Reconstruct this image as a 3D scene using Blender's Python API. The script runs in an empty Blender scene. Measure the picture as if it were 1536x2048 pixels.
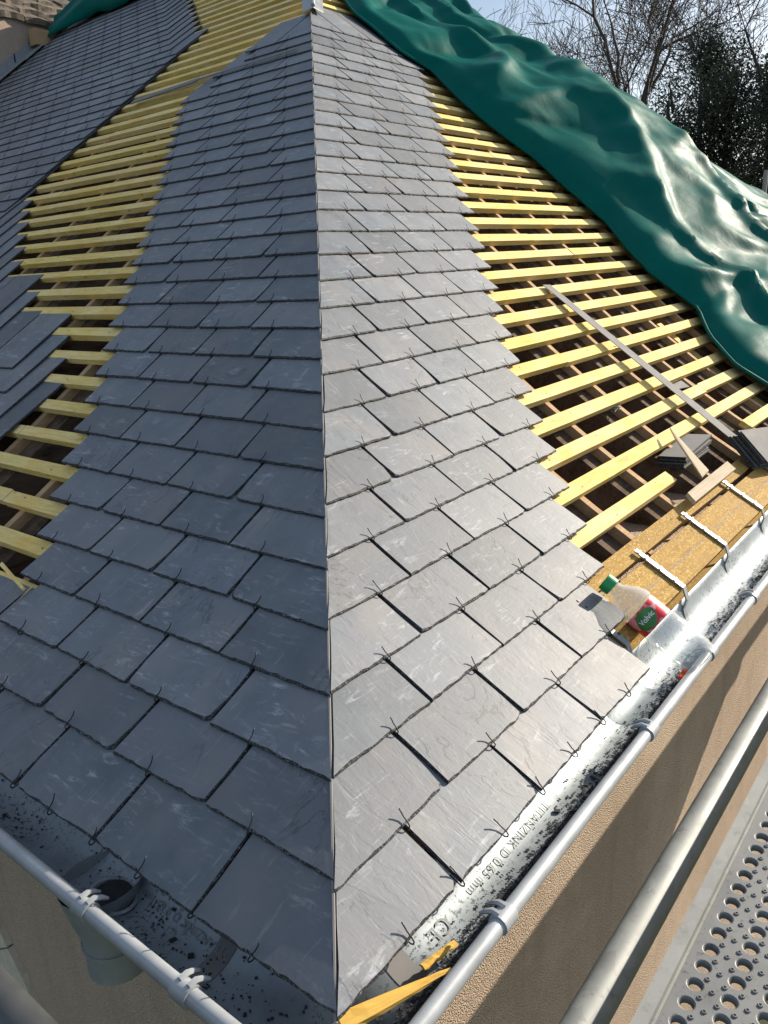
import bpy, bmesh, math, random
from mathutils import Vector, Matrix, noise
R = math.radians
random.seed(7)
scene = bpy.context.scene
COL = scene.collection

# ------------------------------------------------------------------ camera, sky, sun, exposure
cd = bpy.data.cameras.new('camera'); cam = bpy.data.objects.new('camera', cd); COL.objects.link(cam)
RT = Vector((0.62023725, -0.78266837, -0.05230652)); UP = Vector((0.26920992, 0.14975864, 0.95136658)); FW = Vector((0.73677118, 0.60415442, -0.30358798))
CP = Vector((-0.43010231, -0.45471334, 0.75820416))
m = Matrix((RT, UP, -FW)).transposed().to_4x4(); m.translation = CP
cam.matrix_world = m
cd.sensor_fit = 'HORIZONTAL'; cd.sensor_width = 36.0; cd.lens = 36.535
cd.clip_start = 0.02; cd.clip_end = 2000
scene.camera = cam
SUN = Vector((3.0, -1.0, 1.5)).normalized()
w = bpy.data.worlds.new('World'); scene.world = w; w.use_nodes = True
nt = w.node_tree; nt.nodes.clear()
o_ = nt.nodes.new('ShaderNodeOutputWorld'); b_ = nt.nodes.new('ShaderNodeBackground'); s_ = nt.nodes.new('ShaderNodeTexSky')
s_.sky_type = 'NISHITA'; s_.sun_disc = False
s_.sun_elevation = math.asin(SUN.z); s_.sun_rotation = math.atan2(SUN.x, SUN.y)
s_.air_density = 1.0; s_.dust_density = 1.6; s_.ozone_density = 1.2
b_.inputs['Strength'].default_value = 0.078
tc_ = nt.nodes.new('ShaderNodeTexCoord'); mp_ = nt.nodes.new('ShaderNodeMapping'); mp_.inputs['Scale'].default_value = (1, 1, 2.6); nt.links.new(tc_.outputs['Generated'], mp_.inputs[0])
nz_ = nt.nodes.new('ShaderNodeTexNoise'); nz_.inputs['Scale'].default_value = 2.6; nz_.inputs['Detail'].default_value = 7; nz_.inputs['Roughness'].default_value = 0.6; nt.links.new(mp_.outputs[0], nz_.inputs['Vector'])
cr_ = nt.nodes.new('ShaderNodeMapRange'); cr_.inputs[1].default_value = 0.35; cr_.inputs[2].default_value = 0.68; cr_.inputs[3].default_value = 0.02; cr_.inputs[4].default_value = 0.55; nt.links.new(nz_.outputs[0], cr_.inputs[0])
cm_ = nt.nodes.new('ShaderNodeMix'); cm_.data_type = 'RGBA'; cm_.inputs[7].default_value = (7.4, 8.6, 10.4, 1); nt.links.new(cr_.outputs[0], cm_.inputs[0]); nt.links.new(s_.outputs[0], cm_.inputs[6])
nt.links.new(cm_.outputs[2], b_.inputs[0]); nt.links.new(b_.outputs[0], o_.inputs[0])
ld = bpy.data.lights.new('sun', 'SUN'); ld.energy = 5.0; ld.angle = R(0.53); ld.color = (1.0, 0.895, 0.75)
lo = bpy.data.objects.new('sun', ld); COL.objects.link(lo)
lo.rotation_euler = SUN.to_track_quat('Z', 'Y').to_euler(); lo.location = (3, -6, 9)
scene.view_settings.view_transform = 'Standard'; scene.view_settings.look = 'None'
scene.view_settings.exposure = 0.80; scene.view_settings.gamma = 1.0
scene.view_settings.use_curve_mapping = False

# ------------------------------------------------------------------ node helpers and materials
class NT:
    def __init__(s, name):
        s.m = bpy.data.materials.new(name); s.m.use_nodes = True; s.t = s.m.node_tree; s.t.nodes.clear()
        s.out = s.n('ShaderNodeOutputMaterial'); s.p = s.n('ShaderNodeBsdfPrincipled'); s.l(s.p.outputs[0], s.out.inputs[0])
    def n(s, k, **kw):
        nd = s.t.nodes.new(k)
        for a, v in kw.items(): setattr(nd, a, v)
        return nd
    def l(s, a, b): s.t.links.new(a, b)
    def coord(s, kind='Object', scale=(1, 1, 1), loc=None):
        tc = s.n('ShaderNodeTexCoord'); mp = s.n('ShaderNodeMapping'); s.l(tc.outputs[kind], mp.inputs[0]); mp.inputs['Scale'].default_value = scale
        if loc is not None: s.l(loc, mp.inputs['Location'])
        return mp.outputs[0]
    def noise(s, co, sc, det=4, rough=0.55, w=None, dist=0.0):
        nd = s.n('ShaderNodeTexNoise'); nd.inputs['Scale'].default_value = sc; nd.inputs['Detail'].default_value = det; nd.inputs['Roughness'].default_value = rough
        nd.inputs['Distortion'].default_value = dist
        if w is not None: nd.noise_dimensions = '4D'; s.l(w, nd.inputs['W'])
        s.l(co, nd.inputs['Vector']); return nd.outputs[0]
    def ramp(s, f, stops):
        r = s.n('ShaderNodeValToRGB'); e = r.color_ramp.elements
        while len(e) < len(stops): e.new(0.5)
        for i, (p, c) in enumerate(stops):
            e[i].position = p; e[i].color = (c if hasattr(c, '__len__') else (c, c, c)) + (1,) if hasattr(c, '__len__') else (c, c, c, 1)
        s.l(f, r.inputs[0]); return r.outputs[0]
    def mix(s, f, a, b, mode='MIX'):
        mx = s.n('ShaderNodeMix', data_type='RGBA', blend_type=mode)
        for so, v in ((mx.inputs[0], f), (mx.inputs[6], a), (mx.inputs[7], b)):
            if hasattr(v, 'links'): s.l(v, so)
            elif hasattr(v, '__len__'): so.default_value = tuple(v) + (1,)
            else: so.default_value = v
        return mx.outputs[2]
    def math(s, op, a, b=0.0):
        nd = s.n('ShaderNodeMath', operation=op)
        for so, v in ((nd.inputs[0], a), (nd.inputs[1], b)):
            if hasattr(v, 'links'): s.l(v, so)
            else: so.default_value = v
        return nd.outputs[0]
    def bump(s, h, st=0.5, d=0.002, prev=None):
        b = s.n('ShaderNodeBump'); b.inputs['Strength'].default_value = st; b.inputs['Distance'].default_value = d; s.l(h, b.inputs['Height'])
        if prev is not None: s.l(prev, b.inputs['Normal'])
        return b.outputs[0]
    def set(s, **kw):
        for k, v in kw.items():
            so = s.p.inputs[k.replace('_', ' ')]
            if hasattr(v, 'links'): s.l(v, so)
            elif hasattr(v, '__len__'): so.default_value = tuple(v) + ((1,) if len(v) == 3 and so.type == 'RGBA' else ())
            else: so.default_value = v
        return s.m

def mat_slate():
    t = NT('slate'); at = t.n('ShaderNodeAttribute', attribute_name='tone'); tone = at.outputs['Fac']
    w_ = t.math('MULTIPLY', tone, 37.0); co = t.coord('Object')
    cw = t.coord('Object', (1.0, 0.28, 1.0)); cx = t.coord('Object', (0.25, 1.0, 1.0))
    n1 = t.noise(co, 14, 4, 0.6, w_); n2 = t.noise(cw, 60, 4, 0.65, w_, 0.6); n3 = t.noise(co, 120, 3, 0.6, w_)
    base = t.mix(t.ramp(n1, [(0.3, 0.0), (0.7, 1.0)]), (0.068, 0.086, 0.106), (0.126, 0.146, 0.164))
    base = t.mix(t.math('MULTIPLY', tone, 0.6), base, (0.142, 0.146, 0.156))
    warm = t.ramp(t.noise(co, 6, 3, 0.5, w_, 0.5), [(0.48, 0.0), (0.7, 0.55)]); base = t.mix(warm, base, (0.180, 0.168, 0.160))
    # pale chalky scuffs from handling, in short strokes and patches
    sc = t.ramp(t.noise(cx, 42, 5, 0.75, w_, 1.8), [(0.54, 0.0), (0.66, 1.0)])
    msk = t.ramp(t.noise(co, 11, 3, 0.55, w_), [(0.44, 0.0), (0.60, 1.0)])
    base = t.mix(t.math('MULTIPLY', t.math('MULTIPLY', sc, msk), 0.5), base, (0.46, 0.48, 0.50))
    sc2 = t.ramp(t.noise(t.coord('Object', (1.0, 0.16, 1.0)), 90, 4, 0.7, w_, 0.7), [(0.60, 0.0), (0.72, 1.0)])
    base = t.mix(t.math('MULTIPLY', sc2, 0.40), base, (0.36, 0.37, 0.38))
    pt_ = t.ramp(t.noise(co, 240, 3, 0.7, w_), [(0.66, 0.0), (0.74, 0.6)]); base = t.mix(pt_, base, (0.04, 0.042, 0.048))
    # hairline riving steps
    ck = t.noise(t.coord('Object', (1.0, 0.45, 1.0)), 9, 5, 0.62, w_, 1.1)
    line = t.ramp(ck, [(0.488, 0.0), (0.5, 1.0), (0.512, 0.0)]); cm = t.ramp(t.noise(co, 5, 2, 0.5, w_), [(0.5, 0.0), (0.6, 1.0)])
    line = t.math('MULTIPLY', line, cm); base = t.mix(t.math('MULTIPLY', line, 0.6), base, (0.03, 0.03, 0.034))
    fr_ = t.n('ShaderNodeMath', operation='FRACT'); t.l(t.math('MULTIPLY', tone, 5.3), fr_.inputs[0])
    br = t.math('ADD', t.math('MULTIPLY', fr_.outputs[0], 0.46), 0.76); base = t.mix(1.0, base, br, 'MULTIPLY')
    h = t.math('ADD', t.math('MULTIPLY', n2, 0.6), t.math('MULTIPLY', n3, 0.4))
    rid = t.noise(cw, 22, 5, 0.6, w_, 1.2)
    b = t.bump(t.ramp(rid, [(0.44, 0.0), (0.5, 1.0)]), 0.10, 0.0008)
    b = t.bump(t.ramp(ck, [(0.49, 0.0), (0.51, 1.0)]), 0.14, 0.0009, b)
    b = t.bump(h, 0.42, 0.0013, b)
    rr = t.ramp(n1, [(0.2, 0.52), (0.8, 0.64)])
    return t.set(Base_Color=base, Roughness=rr, Normal=b, Specular_IOR_Level=0.62)
def mat_edge():
    t = NT('slate_edge'); co = t.coord('Object'); n = t.noise(co, 260, 3, 0.7)
    return t.set(Base_Color=t.mix(t.ramp(n, [(0.52, 0.0), (0.70, 1.0)]), (0.016, 0.017, 0.020), (0.20, 0.205, 0.21)), Roughness=0.75, Normal=t.bump(n, 0.9, 0.003))
def mat_wood(name, a, b, c, rough=0.7, grain=1.0, stain=None, dots=True, green=False, speck=False):
    t = NT(name); oi = t.n('ShaderNodeObjectInfo'); rnd = oi.outputs['Random']; w_ = t.math('MULTIPLY', rnd, 57.0)
    co = t.coord('Object', (0.06, 1, 1)); c1 = t.coord('Object', (0.35, 1, 1))
    g = t.noise(co, 130 * grain, 4, 0.65, w_, 1.0); lo_ = t.noise(c1, 7, 3, 0.5, w_)
    col = t.mix(t.ramp(g, [(0.36, 0.0), (0.62, 1.0)]), a, b)
    col = t.mix(t.ramp(lo_, [(0.42, 0.0), (0.66, 0.75)]), col, c)
    col = t.mix(t.math('MULTIPLY', rnd, 0.30), col, b)
    vo = t.n('ShaderNodeTexVoronoi'); vo.inputs['Scale'].default_value = 9.0; t.l(t.coord('Object', (1, 2.2, 2.2)), vo.inputs['Vector'])
    if dots:
        kn = t.ramp(vo.outputs['Distance'], [(0.035, 1.0), (0.10, 0.0)]); col = t.mix(t.math('MULTIPLY', kn, 0.7), col, tuple(v * 0.25 for v in a))
    fn = t.ramp(t.noise(t.coord('Object', (0.5, 1, 1)), 420, 3, 0.75, w_), [(0.60, 0.0), (0.72, 0.5)]); col = t.mix(fn, col, tuple(v * 0.4 for v in a))
    if speck:
        sp = t.ramp(t.noise(t.coord('Object', (0.6, 1, 1)), 210, 4, 0.8, w_), [(0.5, 0.0), (0.62, 0.75)]); col = t.mix(sp, col, (0.62, 0.47, 0.20))
    if green:
        gd = t.ramp(t.noise(t.coord('Object', (0.25, 1, 1)), 30, 6, 0.75, w_, 1.5), [(0.54, 0.0), (0.68, 0.55)]); col = t.mix(gd, col, (0.40, 0.27, 0.12))
        nd = t.n('ShaderNodeMath', operation='FRACT'); t.l(t.math('MULTIPLY', rnd, 7.31), nd.inputs[0]); col = t.mix(t.ramp(nd.outputs[0], [(0.5, 0.0), (0.95, 0.6)]), col, (0.68, 0.52, 0.27))
    if stain: col = t.mix(t.ramp(t.noise(c1, 25, 5, 0.7, w_), [(0.45, 0.0), (0.7, 0.8)]), col, stain)
    return t.set(Base_Color=col, Roughness=max(rough, 0.8), Specular_IOR_Level=0.12, Normal=t.bump(t.noise(co, 240 * grain, 3, 0.7, w_, 0.6), 0.5, 0.0016))
def mat_zinc(name, base, rough=0.38, metal=0.75, dirt=0.0, spangle=False, bumpd=0.0006, dcol=(0.02, 0.02, 0.022)):
    t = NT(name); co = t.coord('Object'); n = t.noise(co, 18, 5, 0.6); n2 = t.noise(co, 5, 3, 0.6)
    col = t.mix(t.ramp(n, [(0.3, 0.0), (0.7, 1.0)]), tuple(v * 0.78 for v in base), base)
    r_ = t.ramp(n, [(0.25, max(rough - 0.08, 0.05)), (0.75, rough + 0.12)])
    if spangle:
        v = t.n('ShaderNodeTexVoronoi'); v.inputs['Scale'].default_value = 55.0; t.l(t.coord('Object', (0.6, 1, 1)), v.inputs['Vector'])
        f = t.ramp(v.outputs['Color'], [(0.0, 0.0), (1.0, 0.45)]); col = t.mix(f, col, tuple(min(v_ * 1.35, 0.9) for v_ in base))
        spots = t.ramp(t.noise(co, 34, 6, 0.8), [(0.56, 0.0), (0.68, 0.6)]); col = t.mix(spots, col, (0.10, 0.105, 0.10))
    if dirt > 0:
        d1 = t.ramp(t.noise(co, 130, 4, 0.8), [(0.60 - dirt * 0.1, 0.0), (0.64 - dirt * 0.1, 1.0)]); d2 = t.ramp(n2, [(0.40, 0.1), (0.62, 1.0)])
        dm = t.math('MULTIPLY', d1, d2); col = t.mix(dm, col, dcol)
        t.l(t.math('MULTIPLY', t.math('SUBTRACT', 1.0, dm), metal), t.p.inputs['Metallic'])
        return t.set(Base_Color=col, Roughness=r_, Normal=t.bump(n, 0.3, bumpd))
    return t.set(Base_Color=col, Roughness=r_, Metallic=metal, Normal=t.bump(n, 0.3, bumpd))
def mat_stucco(name, a, b):
    t = NT(name); co = t.coord('Object'); n = t.noise(co, 210, 3, 0.75); v = t.n('ShaderNodeTexVoronoi'); v.inputs['Scale'].default_value = 290.0; t.l(co, v.inputs['Vector'])
    n2 = t.noise(co, 3, 4, 0.6)
    col = t.mix(t.ramp(n, [(0.3, 0.0), (0.7, 1.0)]), a, b)
    col = t.mix(t.ramp(v.outputs['Distance'], [(0.15, 0.0), (0.6, 0.55)]), col, tuple(x * 0.42 for x in a))
    col = t.mix(t.ramp(n2, [(0.35, 0.0), (0.7, 0.25)]), col, tuple(x * 0.7 for x in a))
    dr = t.ramp(t.noise(t.coord('Object', (5, 5, 0.6)), 1.6, 5, 0.65), [(0.5, 0.0), (0.72, 0.42)]); col = t.mix(dr, col, tuple(x * 0.6 for x in a))
    pa = t.ramp(t.noise(co, 1.1, 6, 0.7), [(0.50, 0.0), (0.62, 0.22)]); col = t.mix(pa, col, tuple(min(x * 1.15, .9) for x in b))
    h = t.math('SUBTRACT', n, v.outputs['Distance'])
    return t.set(Base_Color=col, Roughness=0.95, Specular_IOR_Level=0.15, Normal=t.bump(h, 1.0, 0.0045))
def mat_simple(name, col, rough=0.6, var=0.25, sc=20, metal=0.0, bd=0.001, **kw):
    t = NT(name); n = t.noise(t.coord('Object'), sc, 4, 0.6)
    return t.set(Base_Color=t.mix(t.ramp(n, [(0.3, 0.0), (0.7, 1.0)]), tuple(v * (1 - var) for v in col), tuple(min(1, v * (1 + var)) for v in col)), Roughness=rough, Metallic=metal, Normal=t.bump(n, 0.4, bd), **kw)
def mat_tarp():
    t = NT('tarpaulin'); co = t.coord('Object'); n = t.noise(co, 3.2, 5, 0.6, None, 1.4); n2 = t.noise(co, 14, 4, 0.6, None, 1.0)
    col = t.mix(n, (0.001, 0.075, 0.062), (0.002, 0.115, 0.095))
    dust = t.ramp(t.noise(co, 5.5, 6, 0.75, None, 0.8), [(0.6, 0.0), (0.85, 0.10)]); col = t.mix(dust, col, (0.30, 0.36, 0.34))
    weave = t.n('ShaderNodeTexWave'); weave.inputs['Scale'].default_value = 260.0; t.l(co, weave.inputs['Vector'])
    cr = t.ramp(t.noise(co, 7, 4, 0.55, None, 2.5), [(0.47, 0.0), (0.5, 1.0), (0.53, 0.0)])
    vo = t.n('ShaderNodeTexVoronoi'); vo.inputs['Scale'].default_value = 7.0; mxv = t.mix(0.12, co, t.n('ShaderNodeTexNoise').outputs[1]); t.l(mxv, vo.inputs['Vector'])
    b = t.bump(vo.outputs['Distance'], 0.30, 0.012); b = t.bump(n2, 0.12, 0.010, b); b = t.bump(weave.outputs[0], 0.06, 0.0006, b)
    return t.set(Base_Color=col, Roughness=t.ramp(n2, [(0.3, 0.42), (0.7, 0.54)]), Normal=b, Specular_IOR_Level=0.03)
M = {}
M['slate'] = mat_slate(); M['edge'] = mat_edge()
M['batten'] = mat_wood('treated_pine', (0.56, 0.38, 0.090), (0.84, 0.67, 0.26), (0.80, 0.63, 0.34), stain=(0.72, 0.44, 0.10), green=True)
M['board'] = mat_wood('rough_sawn_board', (0.20, 0.105, 0.02), (0.38, 0.23, 0.055), (0.30, 0.17, 0.04), grain=0.7, stain=(0.34, 0.21, 0.07), speck=True)
M['counter'] = mat_wood('counter_batten_pine', (0.32, 0.20, 0.10), (0.48, 0.33, 0.19), (0.40, 0.27, 0.15), dots=False)
M['rafter'] = mat_wood('old_rafter_oak', (0.060, 0.036, 0.022), (0.16, 0.110, 0.075), (0.20, 0.155, 0.12), rough=0.9, stain=(0.035, 0.022, 0.014))
M['splinter'] = mat_wood('fresh_split_wood', (0.55, 0.30, 0.05), (0.72, 0.47, 0.12), (0.60, 0.36, 0.08), dots=False)
M['pale'] = mat_wood('pale_scrap_wood', (0.34, 0.28, 0.19), (0.48, 0.41, 0.30), (0.42, 0.35, 0.26), dots=False)
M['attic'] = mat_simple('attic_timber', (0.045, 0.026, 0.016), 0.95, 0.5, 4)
M['darksteel'] = mat_zinc('weathered_tube', (0.085, 0.09, 0.09), 0.5, 0.5, spangle=False)
M['zinc'] = mat_zinc('zinc_sheet', (0.30, 0.32, 0.33), 0.45, 0.35)
M['zincdirt'] = mat_zinc('zinc_gutter', (0.33, 0.375, 0.40), 0.48, 0.35, dirt=0.45)
M['galv'] = mat_zinc('galvanised_steel', (0.27, 0.28, 0.265), 0.58, 0.25, spangle=True)
M['deck'] = mat_zinc('galvanised_deck', (0.155, 0.16, 0.16), 0.55, 0.3, dirt=0.15, spangle=False)
M['rail'] = mat_zinc('deck_rail', (0.22, 0.225, 0.21), 0.6, 0.15, spangle=True)
M['bead'] = mat_zinc('zinc_bead', (0.38, 0.40, 0.41), 0.42, 0.25)
M['steel'] = mat_zinc('ruler_steel', (0.20, 0.195, 0.19), 0.85, 0.0)
M['stucco'] = mat_stucco('sand_render', (0.53, 0.395, 0.285), (0.80, 0.63, 0.48))
M['stucco2'] = mat_stucco('pink_render', (0.56, 0.43, 0.34), (0.70, 0.56, 0.45))
M['tarp'] = mat_tarp()
M['wire'] = mat_simple('black_wire', (0.012, 0.012, 0.014), 0.45, 0.3, 50, 0.4)
M['grit_and_hole_dark'] = mat_simple('slate_grit', (0.022, 0.022, 0.024), 0.85, 0.5, 90)
M['stone'] = mat_simple('pale_stone', (0.46, 0.41, 0.31), 0.85, 0.15, 40)
M['coping'] = mat_simple('old_mossy_tile', (0.105, 0.085, 0.062), 0.95, 0.65, 16, bd=0.012)
M['soil'] = mat_simple('grass_ground', (0.05, 0.065, 0.03), 0.95, 0.4, 1.2)
M['bark'] = mat_simple('winter_bark', (0.050, 0.039, 0.031), 0.9, 0.4, 9)
M['needle'] = mat_simple('evergreen_leaf', (0.024, 0.033, 0.010), 0.8, 0.75, 1.6)
M['ink'] = mat_simple('stamped_ink', (0.215, 0.228, 0.23), 0.6, 0.1)
M['green_cap'] = mat_simple('green_plastic', (0.01, 0.26, 0.07), 0.35, 0.1)
M['orange'] = mat_simple('orange_plastic', (0.85, 0.09, 0.02), 0.4, 0.15)
M['white'] = mat_simple('white_print', (0.80, 0.80, 0.78), 0.5, 0.05)
M['leaf'] = mat_simple('green_print', (0.05, 0.18, 0.04), 0.45, 0.35, 60)
def mat_label():
    t = NT('red_label'); n = t.noise(t.coord('Object'), 55, 2, 0.4)
    return t.set(Base_Color=t.mix(t.ramp(n, [(0.5, 0.0), (0.56, 1.0)]), (0.72, 0.015, 0.03), (0.86, 0.30, 0.30)), Roughness=0.35)
M['label'] = mat_label()
def mat_clear():
    t = NT('clear_plastic'); tr = t.n('ShaderNodeBsdfTransparent'); tr.inputs[0].default_value = (0.93, 0.95, 0.95, 1)
    lw = t.n('ShaderNodeLayerWeight'); lw.inputs[0].default_value = 0.35; nb = t.bump(t.noise(t.coord('Object'), 40, 3), 0.5, 0.004)
    f = t.ramp(lw.outputs['Facing'], [(0.0, 0.26), (0.6, 0.45), (1.0, 0.95)]); mx = t.n('ShaderNodeMixShader')
    t.set(Base_Color=(0.75, 0.78, 0.78), Roughness=0.06, Specular_IOR_Level=0.9, Normal=nb)
    t.l(f, mx.inputs[0]); t.l(tr.outputs[0], mx.inputs[1]); t.l(t.p.outputs[0], mx.inputs[2]); t.l(mx.outputs[0], t.out.inputs[0]); return t.m
M['clear'] = mat_clear()

# ------------------------------------------------------------------ object helpers
def empty(name, loc=(0, 0, 0), label=None, cat=None, group=None, kind=None):
    o = bpy.data.objects.new(name, None); COL.objects.link(o); o.location = loc; o.empty_display_size = 0.1
    tag(o, label, cat, group, kind); return o
def tag(o, label=None, cat=None, group=None, kind=None):
    for k, v in (('label', label), ('category', cat), ('group', group), ('kind', kind)):
        if v: o[k] = v
    return o
def obj(name, me, mats, parent=None, mw=None, kind=None, smooth=False):
    o = bpy.data.objects.new(name, me); COL.objects.link(o)
    if mats is not None and not me.materials:
        for x in (mats if isinstance(mats, (list, tuple)) else [mats]): me.materials.append(x)
    if parent is not None:
        o.parent = parent
        o.matrix_parent_inverse = PINV.get(parent.name, Matrix())
    if mw is not None: o.matrix_basis = mw
    if kind: o['kind'] = kind
    if smooth:
        me.polygons.foreach_set('use_smooth', [True] * len(me.polygons)); me.set_sharp_from_angle(angle=R(48))
    return o
PINV = {}
class MB:
    def __init__(s): s.v = []; s.f = []; s.mi = []; s.at = []
    def add(s, vs, fs, mi=0):
        o = len(s.v); s.v += [tuple(v) for v in vs]; s.f += [tuple(i + o for i in f) for f in fs]; s.mi += [mi] * len(fs)
    def hexa(s, a, b, mi=0):       # two quads, a below b, same winding
        s.add(list(a) + list(b), [(3, 2, 1, 0), (4, 5, 6, 7), (0, 1, 5, 4), (1, 2, 6, 5), (2, 3, 7, 6), (3, 0, 4, 7)], mi)
    def box(s, lo_, hi, mi=0):
        x0, y0, z0 = lo_; x1, y1, z1 = hi
        s.hexa([(x0, y0, z0), (x1, y0, z0), (x1, y1, z0), (x0, y1, z0)], [(x0, y0, z1), (x1, y0, z1), (x1, y1, z1), (x0, y1, z1)], mi)
    def tube(s, pts, rad, n=8, cap=True, mi=0):
        pts = [Vector(p) for p in pts]; rs = rad if hasattr(rad, '__len__') else [rad] * len(pts); o = len(s.v); prev = None
        for i, p in enumerate(pts):
            d = (pts[min(i + 1, len(pts) - 1)] - pts[max(i - 1, 0)]).normalized()
            if prev is None:
                a = Vector((0, 0, 1)) if abs(d.z) < 0.9 else Vector((1, 0, 0)); u = d.cross(a).normalized()
            else: u = (prev - d * prev.dot(d)).normalized()
            prev = u; v = d.cross(u)
            for k in range(n):
                an = 2 * math.pi * k / n; s.v.append(tuple(p + (u * math.cos(an) + v * math.sin(an)) * rs[i]))
        for i in range(len(pts) - 1):
            for k in range(n):
                k2 = (k + 1) % n; s.f.append((o + i * n + k, o + i * n + k2, o + (i + 1) * n + k2, o + (i + 1) * n + k)); s.mi.append(mi)
        if cap:
            s.f.append(tuple(o + k for k in range(n))[::-1]); s.mi.append(mi)
            s.f.append(tuple(o + (len(pts) - 1) * n + k for k in range(n))); s.mi.append(mi)
    def mesh(s, name):
        me = bpy.data.meshes.new(name); me.from_pydata(s.v, [], s.f); me.update()
        if any(s.mi): me.polygons.foreach_set('material_index', s.mi)
        return me
    def build(s, name, mats, parent=None, mw=None, kind=None, smooth=False): return obj(name, s.mesh(name), mats, parent, mw, kind, smooth)

# ------------------------------------------------------------------ roof geometry: two slopes meeting at a hip over the corner (0,0)
AL, BE, S1, KAP = 0.6885911, 0.5210447, 1.12773, 1.1293925
N_ = 900; _ds = 8.0 / N_
TS = [0.0]; TR = [0.0]; TZ = [0.0]; TL = [0.0]
for i in range(N_):
    q = min(max((i + .5) * _ds / S1, 0), 1); q = q * q * (3 - 2 * q); an = BE + (AL - BE) * q
    TS.append(TS[-1] + _ds); TR.append(TR[-1] + math.cos(an) * _ds); TZ.append(TZ[-1] + math.sin(an) * _ds)
    TL.append(TL[-1] + math.hypot(math.cos(an) * _ds * KAP, math.sin(an) * _ds))
def interp(v, A, B):
    lo_, hi = 0, len(A) - 1
    if v <= A[0]: k = 0
    elif v >= A[-1]: k = hi - 1
    else:
        while hi - lo_ > 1:
            mid = (lo_ + hi) // 2
            if A[mid] <= v: lo_ = mid
            else: hi = mid
        k = lo_
    return B[k] + (B[k + 1] - B[k]) * (v - A[k]) / (A[k + 1] - A[k])
def prof(side, s):                      # run and height at slope distance s
    A = TS if side == 'R' else TL
    r = interp(s, A, TR); z = interp(s, A, TZ)
    return (r, z) if side == 'R' else (r * KAP, z)
def hipu(side, s):                      # eave-wise distance of the hip at slope distance s
    r, z = prof(side, s)
    return r * KAP if side == 'R' else r / KAP
def frame(side, s):
    r0, z0 = prof(side, max(s - .01, 0)); r1, z1 = prof(side, max(s - .01, 0) + .02); l = math.hypot(r1 - r0, z1 - z0)
    c, sn = (r1 - r0) / l, (z1 - z0) / l
    if side == 'R': return Vector((1, 0, 0)), Vector((0, c, sn)), Vector((0, -sn, c))
    return Vector((0, 1, 0)), Vector((c, 0, sn)), Vector((-sn, 0, c))
def P(side, u, s, off=0.0):
    r, z = prof(side, s); U, T_, Nn = frame(side, s)
    if s < 0: 
        U, T_, Nn = frame(side, 0); base = Vector((0, 0, 0)) + T_ * s; p = base + U * u
        return p + Nn * off
    p = Vector((u, r, z)) if side == 'R' else Vector((r, u, z))
    return p + Nn * off
SRIDGE = {'R': 4.98, 'L': 5.42}

# ------------------------------------------------------------------ setting: ground
mb = MB(); mb.add([(-300, -300, -3.2), (400, -300, -3.2), (400, 400, -3.2), (-300, 400, -3.2)], [(0, 1, 2, 3)])
mb.build('ground', M['soil'], kind='structure')

# ------------------------------------------------------------------ the house
house = empty('house', (0, 0, 0), 'house corner with a hipped roof half slated, bare yellow battens showing on both slopes', 'house')
WX = 0.15
mb = MB(); mb.box((WX, WX, -3.2), (8.75, WX + .3, 0.035)); mb.build('wall', M['stucco'], house)
mb = MB(); mb.box((WX, WX + .3, -3.2), (WX + .3, 7.0, 0.035)); mb.build('wall', M['stucco'], house)
mb = MB(); mb.box((8.45, WX + .3, -3.2), (8.75, 7.0, 0.035)); mb.build('wall', M['stucco'], house)
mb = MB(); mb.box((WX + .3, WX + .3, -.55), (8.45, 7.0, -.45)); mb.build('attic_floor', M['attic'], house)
# fascia boards behind the gutters, with their soffits
mb = MB(); mb.box((.064, .064, -.115), (8.8, .086, -.02)); mb.box((.086, .086, -.115), (8.8, WX - .002, -.10)); mb.build('fascia', M['board'], house)
mb = MB(); mb.box((.064, .0865, -.115), (.0862, 7.0, -.02)); mb.box((.0864, WX + .001, -.115), (WX - .002, 7.0, -.10)); mb.build('fascia', M['board'], house)
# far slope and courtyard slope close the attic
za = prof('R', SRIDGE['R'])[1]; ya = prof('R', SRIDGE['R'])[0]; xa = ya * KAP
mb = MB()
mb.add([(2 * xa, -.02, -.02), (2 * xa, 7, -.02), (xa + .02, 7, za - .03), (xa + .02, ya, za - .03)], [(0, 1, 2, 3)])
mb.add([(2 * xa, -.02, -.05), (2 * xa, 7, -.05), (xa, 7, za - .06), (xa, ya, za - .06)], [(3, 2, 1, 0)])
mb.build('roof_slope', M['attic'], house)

# rafters and counter battens run up the slope beneath the battens
def strip_up(side, u, wdt, s0, s1, top, bot, n=14):
    mb = MB(); ring = []
    for i in range(n + 1):
        s = s0 + (s1 - s0) * i / n
        ring.append([P(side, u - wdt / 2, s, bot), P(side, u + wdt / 2, s, bot), P(side, u + wdt / 2, s, top), P(side, u - wdt / 2, s, top)])
    vs = [p for r in ring for p in r]; fs = []
    for i in range(n):
        for k in range(4):
            k2 = (k + 1) % 4; fs.append((i * 4 + k, i * 4 + k2, (i + 1) * 4 + k2, (i + 1) * 4 + k))
    fs += [(3, 2, 1, 0), tuple(n * 4 + k for k in range(4))]
    mb.add(vs, fs); return mb
def s_of_hip(side, u):                  # slope distance where the hip reaches eave coordinate u
    lo_, hi = 0.0, 5.4
    for _ in range(30):
        mid = (lo_ + hi) / 2
        if hipu(side, mid) < u: lo_ = mid
        else: hi = mid
    return lo_
COUNTER = {'R': [.42, .74, 1.06, 1.36, 1.665, 2.0, 2.31, 2.63, 2.92, 3.25, 3.57, 3.9, 4.22], 'L': [.45, .85, 1.22, 1.48, 1.82, 2.16, 2.53, 2.92, 3.49, 3.85, 4.25, 4.7, 5.1, 5.5]}
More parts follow.
